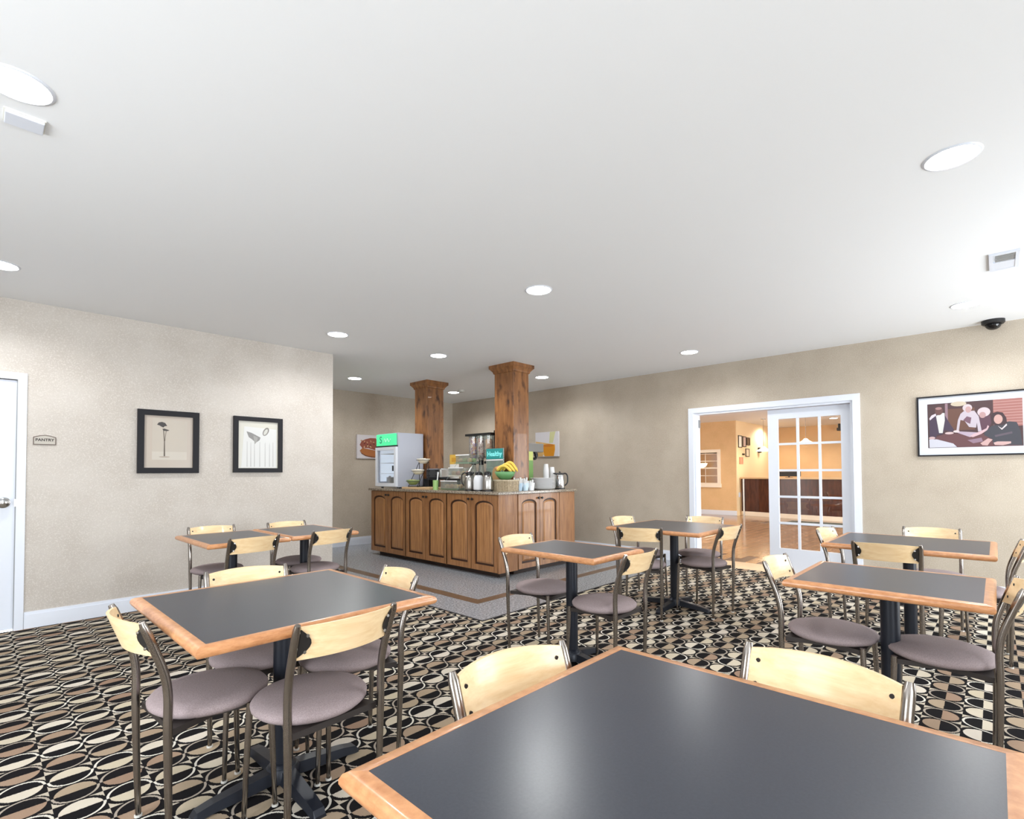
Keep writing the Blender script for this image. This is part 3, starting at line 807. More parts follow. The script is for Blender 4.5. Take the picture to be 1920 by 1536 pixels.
# PANTRY sign
t = thing('door_sign', 'small grey PANTRY plaque with peaked top beside the white door', 'sign', (0.407, YL, 1.507))
bm = bmesh.new(); prism(bm, [(-0.072, 0), (0.072, 0), (0.072, 0.066), (0.03, 0.08), (0, 0.084), (-0.03, 0.08), (-0.072, 0.066)], lambda a, b: (a, -0.008, b), lambda a, b: (a, 0, b))
mk('border', bm, plain('sign_border', (104, 90, 82), 0.4), t)
bm = bmesh.new(); prism(bm, [(-0.065, 0.007), (0.065, 0.007), (0.065, 0.06), (0.028, 0.073), (0, 0.077), (-0.028, 0.073), (-0.065, 0.06)], lambda a, b: (a, -0.0105, b), lambda a, b: (a, -0.008, b))
pl = mk('plate', bm, plain('sign_grey', (176, 170, 160), 0.4), t)
text_obj('lettering', 'PANTRY', 0.031, plain('sign_ink', (46, 38, 34), 0.5), pl, basis((1, 0, 0), (0, 0, 1), (0, -0.0108, 0.041)), bold=0.0009)

# ------------------------------------------------------------------ buffet island
IX0, IX1, IY0, IY1 = 4.27, 5.76, 4.27, 7.075
CZ0, CZ1 = 0.06, 0.99


def arch_door(name, parent, w, h, fr, place, knob_side):
    """raised-panel door drawn in (a: across, z: up, d: out of the face); place maps to 3-D"""
    bm = bmesh.new()
    t = 0.02
    n = 12
    # outer rectangle and arched opening
    aw = w / 2 - fr
    zs = fr + 0.005; zspring = h - fr - aw * 0.5
    inner = [(-aw, zs), (aw, zs)] + [(aw * cos(pi * k / n), zspring + aw * 0.46 * sin(pi * k / n)) for k in range(n + 1)]
    outer = [(-w / 2, 0), (w / 2, 0)] + [((w / 2) * max(-1, min(1, 1.6 * cos(pi * k / n))), h if 0 < k < n else zspring) for k in range(n + 1)]
    def ringface(i, j, d):
        pass
    m = len(inner)
    vo0 = [bm.verts.new(place(a, z, 0)) for a, z in outer]; vo1 = [bm.verts.new(place(a, z, t)) for a, z in outer]
    vi1 = [bm.verts.new(place(a, z, t)) for a, z in inner]; vi0 = [bm.verts.new(place(a, z, 0.004)) for a, z in inner]
    for i in range(m):
        j = (i + 1) % m
        bm.faces.new((vo1[i], vo1[j], vi1[j], vi1[i])); bm.faces.new((vi1[i], vi1[j], vi0[j], vi0[i])); bm.faces.new((vo0[i], vo0[j], vo1[j], vo1[i]))
    d = mk(name, bm, M_CAB, parent)
    # dark glazed groove and raised panel
    def arch(sh, dd):
        a2 = aw - sh
        return [(-a2, zs + sh), (a2, zs + sh)] + [(a2 * cos(pi * k / n), zspring + (aw * 0.46 - sh) * sin(pi * k / n)) for k in range(n + 1)]
    bm = bmesh.new(); prism(bm, arch(0.0, 0), lambda a, z: place(a, z, 0.001), lambda a, z: place(a, z, 0.006))
    mk('groove', bm, M_GLAZE, d)
    bm = bmesh.new()
    p0 = [bm.verts.new(place(a, z, 0.006)) for a, z in arch(0.024, 0)]; p1 = [bm.verts.new(place(a, z, 0.017)) for a, z in arch(0.045, 0)]
    for i in range(m):
        j = (i + 1) % m
        bm.faces.new((p0[i], p0[j], p1[j], p1[i]))
    bm.faces.new(p1)
    mk('raised_panel', bm, M_CABP, d)
    bm = bmesh.new()
    kx, kz = knob_side * (w / 2 - 0.03), h - 0.055
    pts = [place(kx, kz, t), place(kx, kz, t + 0.012), place(kx, kz, t + 0.014), place(kx, kz, t + 0.028)]
    tube(bm, pts, [0.006, 0.006, 0.016, 0.013], 12)
    mk('knob', bm, M_PLATE, d)
    return d


ydoors = [(7.075, 6.15), (6.15, 5.225), (5.225, 4.29)]
labs = ['leftmost double-door island cabinet, below the drinks cooler', 'middle double-door island cabinet below the toaster', 'right double-door island cabinet at the near corner, below the thermoses']
for i, ((ya, yb), lb) in enumerate(zip(ydoors, labs)):
    t = thing('base_cabinet', lb, 'cabinet', (IX0, (ya + yb) / 2, 0), 0, 'arched-door cabinets of the buffet island')
    hw = (ya - yb) / 2
    x1 = (IX1 - IX0) if i < 2 else 0.325
    lo = -hw - (0.02 if i == 2 else 0)
    B('body', M_CAB, t, (0.02, x1, lo, hw, CZ0, CZ1), (0.0, 0.02, lo, lo + 0.02, CZ0, CZ1))
    B('toe_kick', plain('toe_dark', (40, 24, 16), 0.6), t, (0.08, x1 - 0.08, lo + (0.07 if i == 2 else 0), hw - (0.12 if i == 0 else 0), 0, CZ0))
    w = hw - 0.008
    for s, ks in ((1, -1), (-1, 1)):
        # across axis runs to the viewer's right = -Y
        cy = s * (hw / 2)
        arch_door('door', t, w, CZ1 - CZ0 - 0.012, 0.062, (lambda a, z, dd, cy=cy: (0.02 - dd, cy - a, CZ0 + 0.006 + z)), 1 if s == 1 else -1)
t = thing('base_cabinet', 'end cabinet of the island with two lighter arched doors, facing the camera side', 'cabinet', (4.6, IY0, 0), 0, 'arched-door cabinets of the buffet island')
B('body', M_CAB, t, (0.0, 5.76 - 4.6, 0.02, 5.225 - IY0, CZ0, CZ1), (5.43 - 4.6, 5.76 - 4.6, 0.0, 0.02, CZ0, CZ1))
B('toe_kick', MATS['toe_dark'], t, (0.0, 1.09, 0.07, 0.9, 0, CZ0))
for k, cx in enumerate((0.2125, 0.6195)):
    arch_door('door', t, 0.4, CZ1 - CZ0 - 0.012, 0.058, (lambda a, z, dd, cx=cx: (cx + a, 0.02 - dd, CZ0 + 0.006 + z)), 1 if k == 0 else -1)
wt = tag(B('worktop', M_GRANITE, None, (IX0 - 0.03, IX1 + 0.02, IY0 - 0.03, IY1 + 0.04, CZ1, ZC), bev=0.006), 'speckled brown granite worktop of the buffet island', 'worktop')

for y0, y1, x0, x1, lb in [(6.378, 6.71, 4.83, 5.145, 'darker square wooden column beside the drinks cooler'), (4.545, 4.895, 4.825, 5.125, 'knotty square wooden column at the near end of the island')]:
    t = thing('wooden_column', lb, 'column', ((x0 + x1) / 2, (y0 + y1) / 2, ZC), 0, 'wooden columns on the island')
    hx, hy = (x1 - x0) / 2, (y1 - y0) / 2; hz = H - ZC - 0.031
    B('shaft', M_COLW, t, (-hx, hx, -hy, hy, 0, hz - 0.001), bev=0.006)
    bm = bmesh.new()
    rings = []
    for o, z in ((0.0, hz - 0.085), (0.012, hz - 0.075), (0.016, hz - 0.055), (0.045, hz - 0.02), (0.055, hz - 0.012), (0.055, hz + 0.031)):
        rings.append([bm.verts.new((sx * (hx + o), sy * (hy + o), z)) for sx, sy in ((-1, -1), (1, -1), (1, 1), (-1, 1))])
    for a, b in zip(rings, rings[1:]):
        for k in range(4): bm.faces.new((a[k], a[(k + 1) % 4], b[(k + 1) % 4], b[k]))
    bm.faces.new(rings[-1])
    mk('crown_moulding', bm, M_COLW, t)

# ------------------------------------------------------------------ things on the island
# drinks cooler
FX0, FX1, FY0, FY1, FZ1 = 4.31, 4.80, 6.452, 7.006, 1.858
fz = 0.833
t = thing('drinks_cooler', 'white countertop drinks cooler with lit green header', 'cooler', (FX0, FY0, ZC))
w, dp = FY1 - FY0, FX1 - FX0
M_FR = plain('cooler_grey', (176, 180, 192), 0.4)
M_FRW = plain('cooler_white', (220, 224, 232), 0.4)
B('body', M_FR, t, (0.03, dp, 0, 0.03, 0.02, fz), (0.03, dp, w - 0.03, w, 0.02, fz), (dp - 0.03, dp, 0.03, w - 0.03, 0.02, fz), (0.03, dp - 0.03, 0.03, w - 0.03, fz - 0.03, fz), (0.03, dp - 0.03, 0.03, w - 0.03, 0.02, 0.07), (0.03, 0.06, 0.03, w - 0.03, fz - 0.2, fz - 0.03))
for fx in (0.08, dp - 0.08):
    for fy in (0.06, w - 0.06):
        bm = bmesh.new(); lathe(bm, [(0.02, 0), (0.02, 0.02)], 10, (fx, fy, 0)); mk('foot', bm, M_BLACK, t)
hd = B('header_sign', emit('header_green', (70, 196, 136), 0.75), t, (0.004, 0.03, 0.035, w - 0.006, fz - 0.185, fz - 0.01))
text_obj('lettering', 'S', 0.15, plain('header_ink', (40, 120, 100), 0.5), hd, basis((0, -1, 0), (0, 0, 1), (0.003, w - 0.13, fz - 0.1)))
bm = bmesh.new(); tube(bm, smooth_path([(0.002, w - 0.2, fz - 0.13), (0.002, w - 0.24, fz - 0.08), (0.002, w - 0.27, fz - 0.13), (0.002, w - 0.31, fz - 0.08), (0.002, w - 0.35, fz - 0.13), (0.002, w - 0.4, fz - 0.09)], 4), 0.005, 6)
mk('lettering', bm, plain('header_pale', (200, 250, 226), 0.5), hd)
B('header_trim', M_BLACK, t, (0.0, 0.03, 0.0, w, fz - 0.205, fz - 0.188))
dr = B('door', M_FRW, t, (-0.012, 0.028, 0.0, 0.045, 0.03, fz - 0.21), (-0.012, 0.028, w - 0.045, w, 0.03, fz - 0.21), (-0.012, 0.028, 0.045, w - 0.045, fz - 0.255, fz - 0.21), (-0.012, 0.028, 0.045, w - 0.045, 0.03, 0.08))
B('door_glass', M_PANE, dr, (0.004, 0.01, 0.045, w - 0.045, 0.08, fz - 0.255))
B('handle', M_BLACK, dr, (-0.03, -0.012, 0.05, 0.065, 0.26, 0.34))
B('interior_lamp', emit('cooler_lamp', (226, 240, 255), 1.0), t, (0.05, dp - 0.05, w - 0.05, w - 0.04, 0.1, fz - 0.22))
for z in (0.22, 0.38, 0.52):
    B('shelf', M_FOAM, t, (0.05, dp - 0.035, 0.035, w - 0.055, z, z + 0.006))
for i, (a, b, z, c, lb) in enumerate([(0.16, 0.16, 0.076, (70, 96, 92), 'dark green carton at the bottom of the drinks cooler'), (0.17, 0.3, 0.076, (120, 140, 150), 'grey-blue carton at the bottom of the drinks cooler'),
                                  (0.16, 0.42, 0.076, (206, 214, 220), 'white carton at the bottom of the drinks cooler'), (0.16, 0.12, 0.226, (64, 70, 76), 'dark bottle on the lower cooler shelf')]):
    c_ = thing('drink_carton', lb, 'carton', (FX0 + a, FY0 + b, ZC + z), 0, 'drinks inside the cooler')
    mm = plain('carton_%d' % i, c, 0.5)
    B('carton', mm, c_, (-0.035, 0.035, -0.04, 0.04, 0, 0.09), bev=0.004)
    bm = bmesh.new(); lathe(bm, [(0.016, 0.09), (0.016, 0.11), (0, 0.11)], 10); mk('cap', bm, M_FOAM, c_)

# serving board
bd = thing('serving_board', 'flat tan board under the tiered bowls', 'board', (4.45, 5.98, ZC))
B('board', wood('pale_board', (186, 152, 112), (206, 176, 136), (8, 1, 8), 0.5), bd, (-0.15, 0.15, -0.32, 0.32, 0, 0.028), bev=0.005)
for s in (-1, 1): B('foot', M_PLATE, bd, (-0.12, 0.12, s * 0.28 - 0.01, s * 0.28 + 0.01, 0.0, 0.004))


def bowl(r, h, th=0.006):
    bm = bmesh.new()
    lathe(bm, [(0, 0), (r * 0.45, 0), (r * 0.8, h * 0.45), (r, h), (r - th, h), (r * 0.78, h * 0.5), (r * 0.42, th), (0, th)], 24)
    return bm


# three-tier bowl stand
t = thing('tiered_stand', 'black wire stand holding three stepped bowls', 'stand', (4.48, 6.14, ZC + 0.028))
bx = [(0.09, 0.34), (0.0, 0.18), (-0.09, 0.03)]
for s in (-1, 1):
    bm = bmesh.new(); tube(bm, [(0.1, s * 0.108, 0.0), (0.1, s * 0.108, 0.37)], 0.005, 6); tube(bm, [(-0.1, s * 0.108, 0.0), (0.1, s * 0.108, 0.37)], 0.005, 6); tube(bm, [(-0.1, s * 0.108, 0.004), (0.1, s * 0.108, 0.004)], 0.005, 6)
    mk('side_frame', bm, M_PLATE, t)
for x, z in bx:
    bm = bmesh.new(); tube(bm, [(x + 0.1 * cos(a), 0.104 * sin(a), z + 0.052) for a in [i * 2 * pi / 20 for i in range(21)]], 0.004, 6, False)
    mk('ring', bm, M_PLATE, t)
bl = ['cream bowl on the top ring of the tiered stand', 'cream bowl on the middle ring of the tiered stand', 'green bowl on the lowest ring of the tiered stand']
for (x, z), lb, c in zip(bx, bl, ((222, 214, 196), (222, 214, 196), (120, 140, 84))):
    o = thing('bowl', lb, 'bowl', (4.48 + x, 6.14, ZC + 0.028 + z), 0, 'bowls on the tiered stand')
    mk('shell', bowl(0.1, 0.07), plain('bowl_%d' % c[0], c, 0.35), o, True)
    bm = bmesh.new()
    for i in range(7):
        a = i * 0.9; rr = 0.05 * (i % 3) / 2
        lathe(bm, [(0, -0.02), (0.024, -0.008), (0.028, 0.004), (0.018, 0.018), (0, 0.022)], 8, (rr * cos(a), rr * sin(a), 0.056))
    mk('packets', bm, plain('packets_%d' % c[0], (226, 218, 200) if c[0] > 200 else (186, 176, 96), 0.6, var=0.25, vscale=30), o)['kind'] = 'stuff'

# riser and toaster
rs = thing('riser_shelf', 'low black riser shelf carrying the toaster', 'riser', (4.86, 6.06, ZC))
B('top', M_BLACK, rs, (-0.15, 0.14, -0.26, 0.26, 0.128, 0.142)); B('side', M_BLACK, rs, (-0.15, 0.14, -0.26, -0.248, 0, 0.128)); B('side', M_BLACK, rs, (-0.15, 0.14, 0.248, 0.26, 0, 0.128))
t = thing('toaster', 'four-slot toaster with black front and chrome sides', 'toaster', (4.83, 6.12, ZC + 0.142))
B('body', M_CHROME, t, (-0.095, 0.1, -0.17, 0.17, 0.008, 0.155), bev=0.02, smooth=False)
B('front_panel', plain('toaster_dark', (58, 58, 58), 0.35), t, (-0.105, -0.094, -0.15, 0.15, 0.02, 0.14))
for y in (-0.1, 0.1):
    for z in (0.045, 0.118):
        B('control', M_BLACK, t, (-0.116, -0.105, y - 0.025, y + 0.025, z - 0.01, z + 0.01))
for y in (-0.085, 0.085): B('slot', M_BLACK, t, (-0.06, 0.06, y - 0.03, y + 0.03, 0.15, 0.157))
B('base', M_BLACK, t, (-0.09, 0.095, -0.165, 0.165, 0, 0.01))

# green cup with tongs
t = thing('utensil_cup', 'light green cup holding white tongs', 'cup', (4.345, 5.56, ZC))
bm = bmesh.new(); lathe(bm, [(0, 0), (0.036, 0), (0.04, 0.13), (0.036, 0.13), (0.033, 0.006), (0, 0.006)], 18); mk('cup', bm, plain('cup_green', (146, 182, 112), 0.4), t, 'auto')
bm = bmesh.new(); tube(bm, [(0.0, -0.01, 0.01), (0.01, -0.03, 0.16), (0.012, -0.04, 0.24)], [0.007, 0.007, 0.012], 8); tube(bm, [(0.01, 0.005, 0.01), (0.016, -0.02, 0.16), (0.016, -0.036, 0.24)], [0.007, 0.007, 0.012], 8)
mk('tongs', bm, M_FOAM, t)

# yellow menu card
t = thing('menu_card', 'standing white card with a yellow top behind the toaster', 'card', (5.03, 5.98, ZC))
B('card', plain('card_white', (232, 230, 224), 0.4), t, (-0.004, 0.004, -0.1, 0.1, 0.01, 0.36))
B('yellow_panel', plain('card_yellow', (222, 180, 74), 0.4), t, (-0.006, 0.006, -0.1, 0.1, 0.36, 0.505))
B('yellow_block', plain('card_gold', (206, 150, 40), 0.4), t, (-0.008, -0.006, -0.055, 0.055, 0.395, 0.46))
B('foot', M_ACRYL, t, (-0.05, 0.05, -0.1, 0.1, 0, 0.01))

# stepped acrylic pastry case
t = thing('pastry_case', 'stepped clear pastry case with three lidded trays', 'pastry case', (4.52, 5.27, ZC))
steps = [(-0.1, 0.0, 0.34), (0.02, 0.175, 0.30), (0.14, 0.35, 0.28)]
for s in (-1, 1):
    bm = bmesh.new()
    for (x, z, w_) in steps: tube(bm, [(x - 0.08, s * 0.175, z + 0.012), (x + 0.09, s * 0.175, z + 0.012)], 0.006, 6)
    tube(bm, [(0.23, s * 0.175, 0), (0.23, s * 0.175, 0.47)], 0.006, 6); tube(bm, [(-0.19, s * 0.175, 0.0), (0.2, s * 0.175, 0.47)], 0.005, 6)
    mk('side_frame', bm, M_ACRYL, t)
for k, (x, z, w_) in enumerate(steps):
    tr = B('tray', plain('tray_%d' % k, [(96, 108, 84), (176, 172, 160), (120, 142, 122)][k], 0.4), t, (x - 0.085, x + 0.095, -w_ / 2, w_ / 2, z + 0.004, z + 0.022))
    B('cover', M_ACRYL, tr, (x - 0.085, x - 0.082, -w_ / 2, w_ / 2, z + 0.022, z + 0.12), (x - 0.082, x + 0.095, -w_ / 2, -w_ / 2 + 0.003, z + 0.022, z + 0.12), (x - 0.082, x + 0.095, w_ / 2 - 0.003, w_ / 2, z + 0.022, z + 0.12), (x - 0.085, x + 0.095, -w_ / 2, w_ / 2, z + 0.12, z + 0.123))
    B('cover_rim', M_FOAM, tr, (x - 0.09, x - 0.084, -w_ / 2, w_ / 2, z + 0.115, z + 0.128))
bm = bmesh.new()
lathe(bm, [(0, 0), (0.026, 0), (0.034, 0.02), (0.037, 0.032), (0.03, 0.048), (0.012, 0.056), (0, 0.057)], 14)
pm = [plain('pastry_%d' % i, c, 0.7, var=0.25, vscale=40) for i, c in enumerate([(196, 150, 100), (214, 180, 130), (222, 150, 130), (150, 176, 96)])]
past0 = mk('pastry', bm, pm[0], None, True)
first = True
for k, (x, z, w_) in enumerate(steps):
    for j in range(3):
        for i in range(2):
            o = past0 if first else past0.copy()
            if not first: COL.objects.link(o)
            first = False
            o.material_slots[0].link = 'OBJECT'; o.material_slots[0].material = [pm[0], pm[2], pm[3]][k] if (i + j) % 2 else pm[1]
            o.location = (4.52 + x - 0.035 + i * 0.082, 5.27 + (j - 1) * 0.09, ZC + z + 0.022)
            tag(o, 'small iced pastry on the %s tray of the clear case' % ['lowest', 'middle', 'top'][k], 'pastry', 'pastries on the %s tray' % ['lowest', 'middle', 'top'][k])

# cereal dispenser
t = thing('cereal_dispenser', 'black-topped cereal dispenser with three clear hoppers', 'dispenser', (4.89, 5.22, ZC))
B('base', M_BLACK, t, (-0.12, 0.1, -0.22, 0.24, 0, 0.02))
B('post', M_BLACK, t, (0.02, 0.07, -0.27, -0.22, 0.0, 0.81))
B('top_bar', M_BLACK, t, (-0.09, 0.09, -0.27, 0.25, 0.745, 0.775))
for i, y in enumerate((0.165, 0.01, -0.145)):
    bm = bmesh.new(); lathe(bm, [(0.03, 0.40), (0.068, 0.46), (0.068, 0.745), (0.064, 0.745), (0.064, 0.462), (0.026, 0.402)], 20, (0, y, 0)); hp = mk('hopper', bm, M_ACRYL, t, 'auto')
    m_, nt, bs = base_mat('cereal_%d' % i)
    vo = N(nt, 'ShaderNodeTexVoronoi'); vo.inputs['Scale'].default_value = 42; nt.links.new(coords(nt), vo.inputs['Vector'])
    pal = [[(150, 120, 170), (214, 140, 80), (236, 214, 200)], [(190, 120, 110), (226, 200, 190), (120, 70, 70)], [(206, 150, 110), (226, 180, 140), (180, 120, 90)]][i]
    nt.links.new(ramp(nt, math_n(nt, 'FRACT', math_n(nt, 'MULTIPLY', vo.outputs['Color'], 1.0)), [(0.2, lin(pal[0])), (0.5, lin(pal[1])), (0.8, lin(pal[2]))]), bs.inputs['Base Color'])
    bs.inputs['Roughness'].default_value = 0.8
    bm = bmesh.new(); lathe(bm, [(0, 0.41), (0.024, 0.41), (0.061, 0.465), (0.061, 0.72 - 0.02 * i), (0.03, 0.735 - 0.02 * i), (0, 0.735 - 0.02 * i)], 20, (0, y, 0)); mk('cereal', bm, m_, hp, 'auto')['kind'] = 'stuff'
    bm = bmesh.new(); lathe(bm, [(0.034, 0.34), (0.034, 0.402), (0.028, 0.402), (0.028, 0.34)], 16, (0, y, 0)); mk('valve', bm, M_BLACK, t, 'auto')
    bm = bmesh.new(); lathe(bm, [(0.05, 0.2), (0.03, 0.34), (0.026, 0.34), (0.046, 0.2)], 16, (0, y, 0)); mk('chute', bm, M_ACRYL, t, 'auto')
    bm = bmesh.new(); tube(bm, [(-0.034, y, 0.37), (-0.075, y, 0.37)], [0.012, 0.02], 10); mk('turn_knob', bm, M_BLACK, t)
for y in (0.235, 0.09, -0.07):
    bm = bmesh.new(); tube(bm, [(0.05, y, 0.02), (0.05, y, 0.745)], 0.008, 8); mk('support_rod', bm, M_BOLT, t)


# thermos jugs
def thermos(loc, rz, label, m):
    t = thing('thermos_jug', label, 'thermos', loc, rz, 'thermos jugs on the island')
    bm = bmesh.new(); lathe(bm, [(0, 0), (0.066, 0), (0.066, 0.015), (0.0, 0.015)], 24); mk('base_ring', bm, M_BLACK, t, 'auto')
    bm = bmesh.new(); lathe(bm, [(0, 0.012), (0.063, 0.012), (0.066, 0.03), (0.066, 0.12), (0.058, 0.17), (0.042, 0.2), (0, 0.2)], 24); mk('body', bm, m, t, True)
    bm = bmesh.new(); lathe(bm, [(0.043, 0.196), (0.045, 0.22), (0.04, 0.236), (0.02, 0.246), (0, 0.247)], 20); tube(bm, [(0.03, 0, 0.222), (0.06, 0, 0.23)], [0.014, 0.01], 8); mk('lid', bm, M_BLACK, t, 'auto')
    bm = bmesh.new(); tube(bm, smooth_path([(-0.03, 0, 0.225), (-0.075, 0, 0.228), (-0.105, 0, 0.19), (-0.1, 0, 0.1), (-0.064, 0, 0.06)], 4), 0.009, 8); mk('handle', bm, M_BLACK, t, True)


thermos((4.37, 4.895, ZC), radians(-60), 'brushed steel thermos jug, left of the three', plain('brushed_steel', (170, 168, 164), 0.3, 1.0))
thermos((4.38, 4.735, ZC), radians(200), 'white thermos jug between the two steel ones', plain('jug_white', (214, 216, 220), 0.4))
thermos((4.38, 4.570, ZC), radians(-120), 'brushed steel thermos jug, right of the three', MATS['brushed_steel'])

# Healthy sign
t = thing('counter_sign', 'teal Healthy sign in a clear stand in front of the column', 'sign', (4.735, 4.80, ZC))
B('holder', M_ACRYL, t, (-0.008, -0.005, -0.165, 0.165, 0, 0.55), (-0.04, 0.04, -0.165, 0.165, 0, 0.006), (0.005, 0.008, -0.165, 0.165, 0.006, 0.55))
ss = B('sheet', plain('sign_leaf', (96, 150, 128), 0.4, var=0.5, vscale=14), t, (-0.004, 0.004, -0.155, 0.155, 0.04, 0.545))
B('teal_band', plain('sign_teal', (38, 140, 138), 0.4), ss, (-0.0105, -0.0085, -0.155, 0.155, 0.41, 0.545))
B('white_rule', M_FOAM, ss, (-0.0107, -0.0085, -0.155, 0.155, 0.39, 0.404))
text_obj('lettering', 'Healthy', 0.088, plain('sign_cyan', (150, 250, 252), 0.5), ss, basis((0, -1, 0), (0, 0, 1), (-0.0115, 0, 0.475)), bold=0.0015)
flat('food_picture', ell(0.03, 0.2, 0.075, 0.11), (206, 164, 112), ss, lambda a, b, l: (-0.0086 - l, -a, b), 0.0005)

# woven basket, bowl of fruit
t = thing('woven_basket', 'pale woven basket of packets below the fruit bowl', 'basket', (4.565, 4.47, ZC))
M_WIK = plain('wicker', (190, 176, 150), 0.7, var=0.35, vscale=60)
B('basket_wall', M_WIK, t, (-0.1, -0.088, -0.16, 0.16, 0, 0.13), (0.088, 0.1, -0.16, 0.16, 0, 0.13), (-0.088, 0.088, -0.16, -0.148, 0, 0.13), (-0.088, 0.088, 0.148, 0.16, 0, 0.13), (-0.088, 0.088, -0.148, 0.148, 0, 0.01))
for i in range(13):
    y = -0.15 + i * 0.025
    B('stake', plain('wicker_dark', (132, 112, 84), 0.7), t, (-0.104, -0.1, y - 0.004, y + 0.004, 0.004, 0.126))
for i in range(8):
    x = -0.09 + i * 0.0257
    B('stake', MATS['wicker_dark'], t, (x - 0.004, x + 0.004, -0.164, -0.16, 0.004, 0.126))
B('rim', M_WIK, t, (-0.108, 0.108, -0.168, -0.146, 0.125, 0.142), (-0.108, 0.108, 0.146, 0.168, 0.125, 0.142), (-0.108, -0.086, -0.146, 0.146, 0.125, 0.142), (0.086, 0.108, -0.146, 0.146, 0.125, 0.142))
o = thing('fruit_bowl', 'green bowl of fruit standing over the woven basket', 'bowl', (4.585, 4.47, ZC + 0.142))
mk('shell', bowl(0.135, 0.1), plain('bowl_teal', (98, 150, 96), 0.35), o, True)
for k, (dx, dy, a, lb) in enumerate([(-0.046, -0.03, 0.35, 'yellow banana at the front of the green fruit bowl'), (0.0, -0.04, 0.35, 'yellow banana in the middle of the green fruit bowl'), (0.046, -0.05, 0.35, 'yellow banana at the back of the green fruit bowl')]):
    bt_ = thing('banana', lb, 'banana', (4.585 + dx, 4.47 + dy, ZC + 0.142 + 0.09), 0, 'bananas in the green bowl')
    bm = bmesh.new(); tube(bm, smooth_path([(0, 0.1, 0.02), (0, 0.05, 0.07 + 0.02 * k), (0, -0.02, 0.075 + 0.02 * k), (0, -0.1, 0.01)], 4), [0.008] + [0.019] * 11 + [0.007], 8); mk('peel', bm, plain('banana_yellow', (232, 196, 84), 0.5), bt_, True)
    bm = bmesh.new(); tube(bm, [(0, 0.1, 0.02), (0, 0.118, 0.0)], [0.006, 0.005], 6); mk('stem', bm, plain('banana_stem', (120, 96, 46), 0.6), bt_)
    bt_.rotation_euler = (0, 0, a)
o = thing('muffin', 'brown muffin at the left of the fruit bowl', 'muffin', (4.565, 4.565, ZC + 0.142 + 0.085))
bm = bmesh.new(); lathe(bm, [(0, 0), (0.025, 0), (0.034, 0.04), (0, 0.04)], 14); mk('cup', bm, plain('muffin_cup', (150, 96, 60), 0.7), o)
bm = bmesh.new(); lathe(bm, [(0.034, 0.038), (0.046, 0.05), (0.036, 0.075), (0, 0.088)], 14); mk('top', bm, plain('muffin_top', (196, 140, 90), 0.7, var=0.3, vscale=40), o, True)

# condiment cups
cols = [((176, 200, 220), 'pale blue cup of white sachets, left of three by the column'), ((196, 216, 228), 'pale blue cup of white sachets, middle of three by the column'), ((232, 234, 236), 'white cup of stirrers, right of three by the column')]
for i, (c, lb) in enumerate(cols):
    t = thing('sachet_cup', lb, 'cup', (4.75 + i * 0.115, 4.385, ZC), 0, 'cups of sachets on the island')
    bm = bmesh.new(); lathe(bm, [(0, 0), (0.038, 0), (0.05, 0.095), (0.047, 0.095), (0.035, 0.004), (0, 0.004)], 18); mk('cup', bm, plain('sachetcup_%d' % c[0], c, 0.4), t, 'auto')
    for k in range(6):
        a = k * 1.05
        bm = bmesh.new()
        p = Vector((0.016 * cos(a), 0.016 * sin(a), 0.012)); q_ = Vector((0.045 * cos(a) - 0.03, 0.042 * sin(a), 0.14 + 0.012 * (k % 3) - 0.03 * (i == 2)))
        tube(bm, [p, q_], [0.012, 0.014], 4); mk('sachet', bm, M_FOAM, t)

# stacked plates
bm = bmesh.new(); lathe(bm, [(0, 0), (0.11, 0), (0.165, 0.018), (0.172, 0.024), (0.165, 0.024), (0.108, 0.006), (0, 0.006)], 32)
pl0 = None
for i in range(9):
    if i == 0: pl0 = o = mk('paper_plate', bm, M_FOAM, None, 'auto')
    else:
        o = pl0.copy(); COL.objects.link(o)
    o.location = (5.265, 4.43, ZC + i * 0.0165)
    tag(o, 'white foam plate in the stack beside the coffee pot', 'plate', 'stacked foam plates')

# foam cup stacks
bm = bmesh.new(); lathe(bm, [(0.04, 0), (0.0425, 0.004), (0.031, 0.1), (0, 0.1), (0, 0.097), (0.028, 0.097), (0.038, 0.004)], 18)
cup0 = None
for x, y, n, lb in [(5.52, 4.58, 13, 'white foam cup in the taller upside-down stack'), (5.64, 4.57, 11, 'white foam cup in the shorter upside-down stack')]:
    for i in range(n):
        if cup0 is None: cup0 = o = mk('foam_cup', bm, M_FOAM, None, 'auto')
        else:
            o = cup0.copy(); COL.objects.link(o)
        o.location = (x, y, ZC + i * 0.0205)
        tag(o, lb, 'cup', 'taller stack of foam cups' if n == 13 else 'shorter stack of foam cups')

# coffee pot
t = thing('coffee_pot', 'chrome coffee pot with black handle at the island end', 'coffee pot', (5.60, 4.40, ZC), radians(-20))
bm = bmesh.new(); lathe(bm, [(0, 0), (0.066, 0), (0.07, 0.01), (0.06, 0.19), (0.056, 0.2), (0, 0.2)], 24); mk('body', bm, M_CHROME, t, 'auto')
bm = bmesh.new(); lathe(bm, [(0.06, 0.198), (0.058, 0.212), (0.03, 0.222), (0.012, 0.226), (0.012, 0.24), (0, 0.242)], 20); tube(bm, [(-0.04, 0, 0.208), (-0.1, 0, 0.214)], [0.016, 0.008], 8); mk('lid', bm, M_BLACK, t, 'auto')
bm = bmesh.new(); tube(bm, smooth_path([(0.05, 0, 0.21), (0.1, 0, 0.212), (0.128, 0, 0.17), (0.126, 0, 0.09), (0.09, 0, 0.05), (0.066, 0, 0.045)], 4), 0.01, 8); mk('handle', bm, M_BLACK, t, True)
bm = bmesh.new(); lathe(bm, [(0.071, 0.0), (0.072, 0.012), (0.069, 0.014)], 20); mk('base_ring', bm, M_BLACK, t)

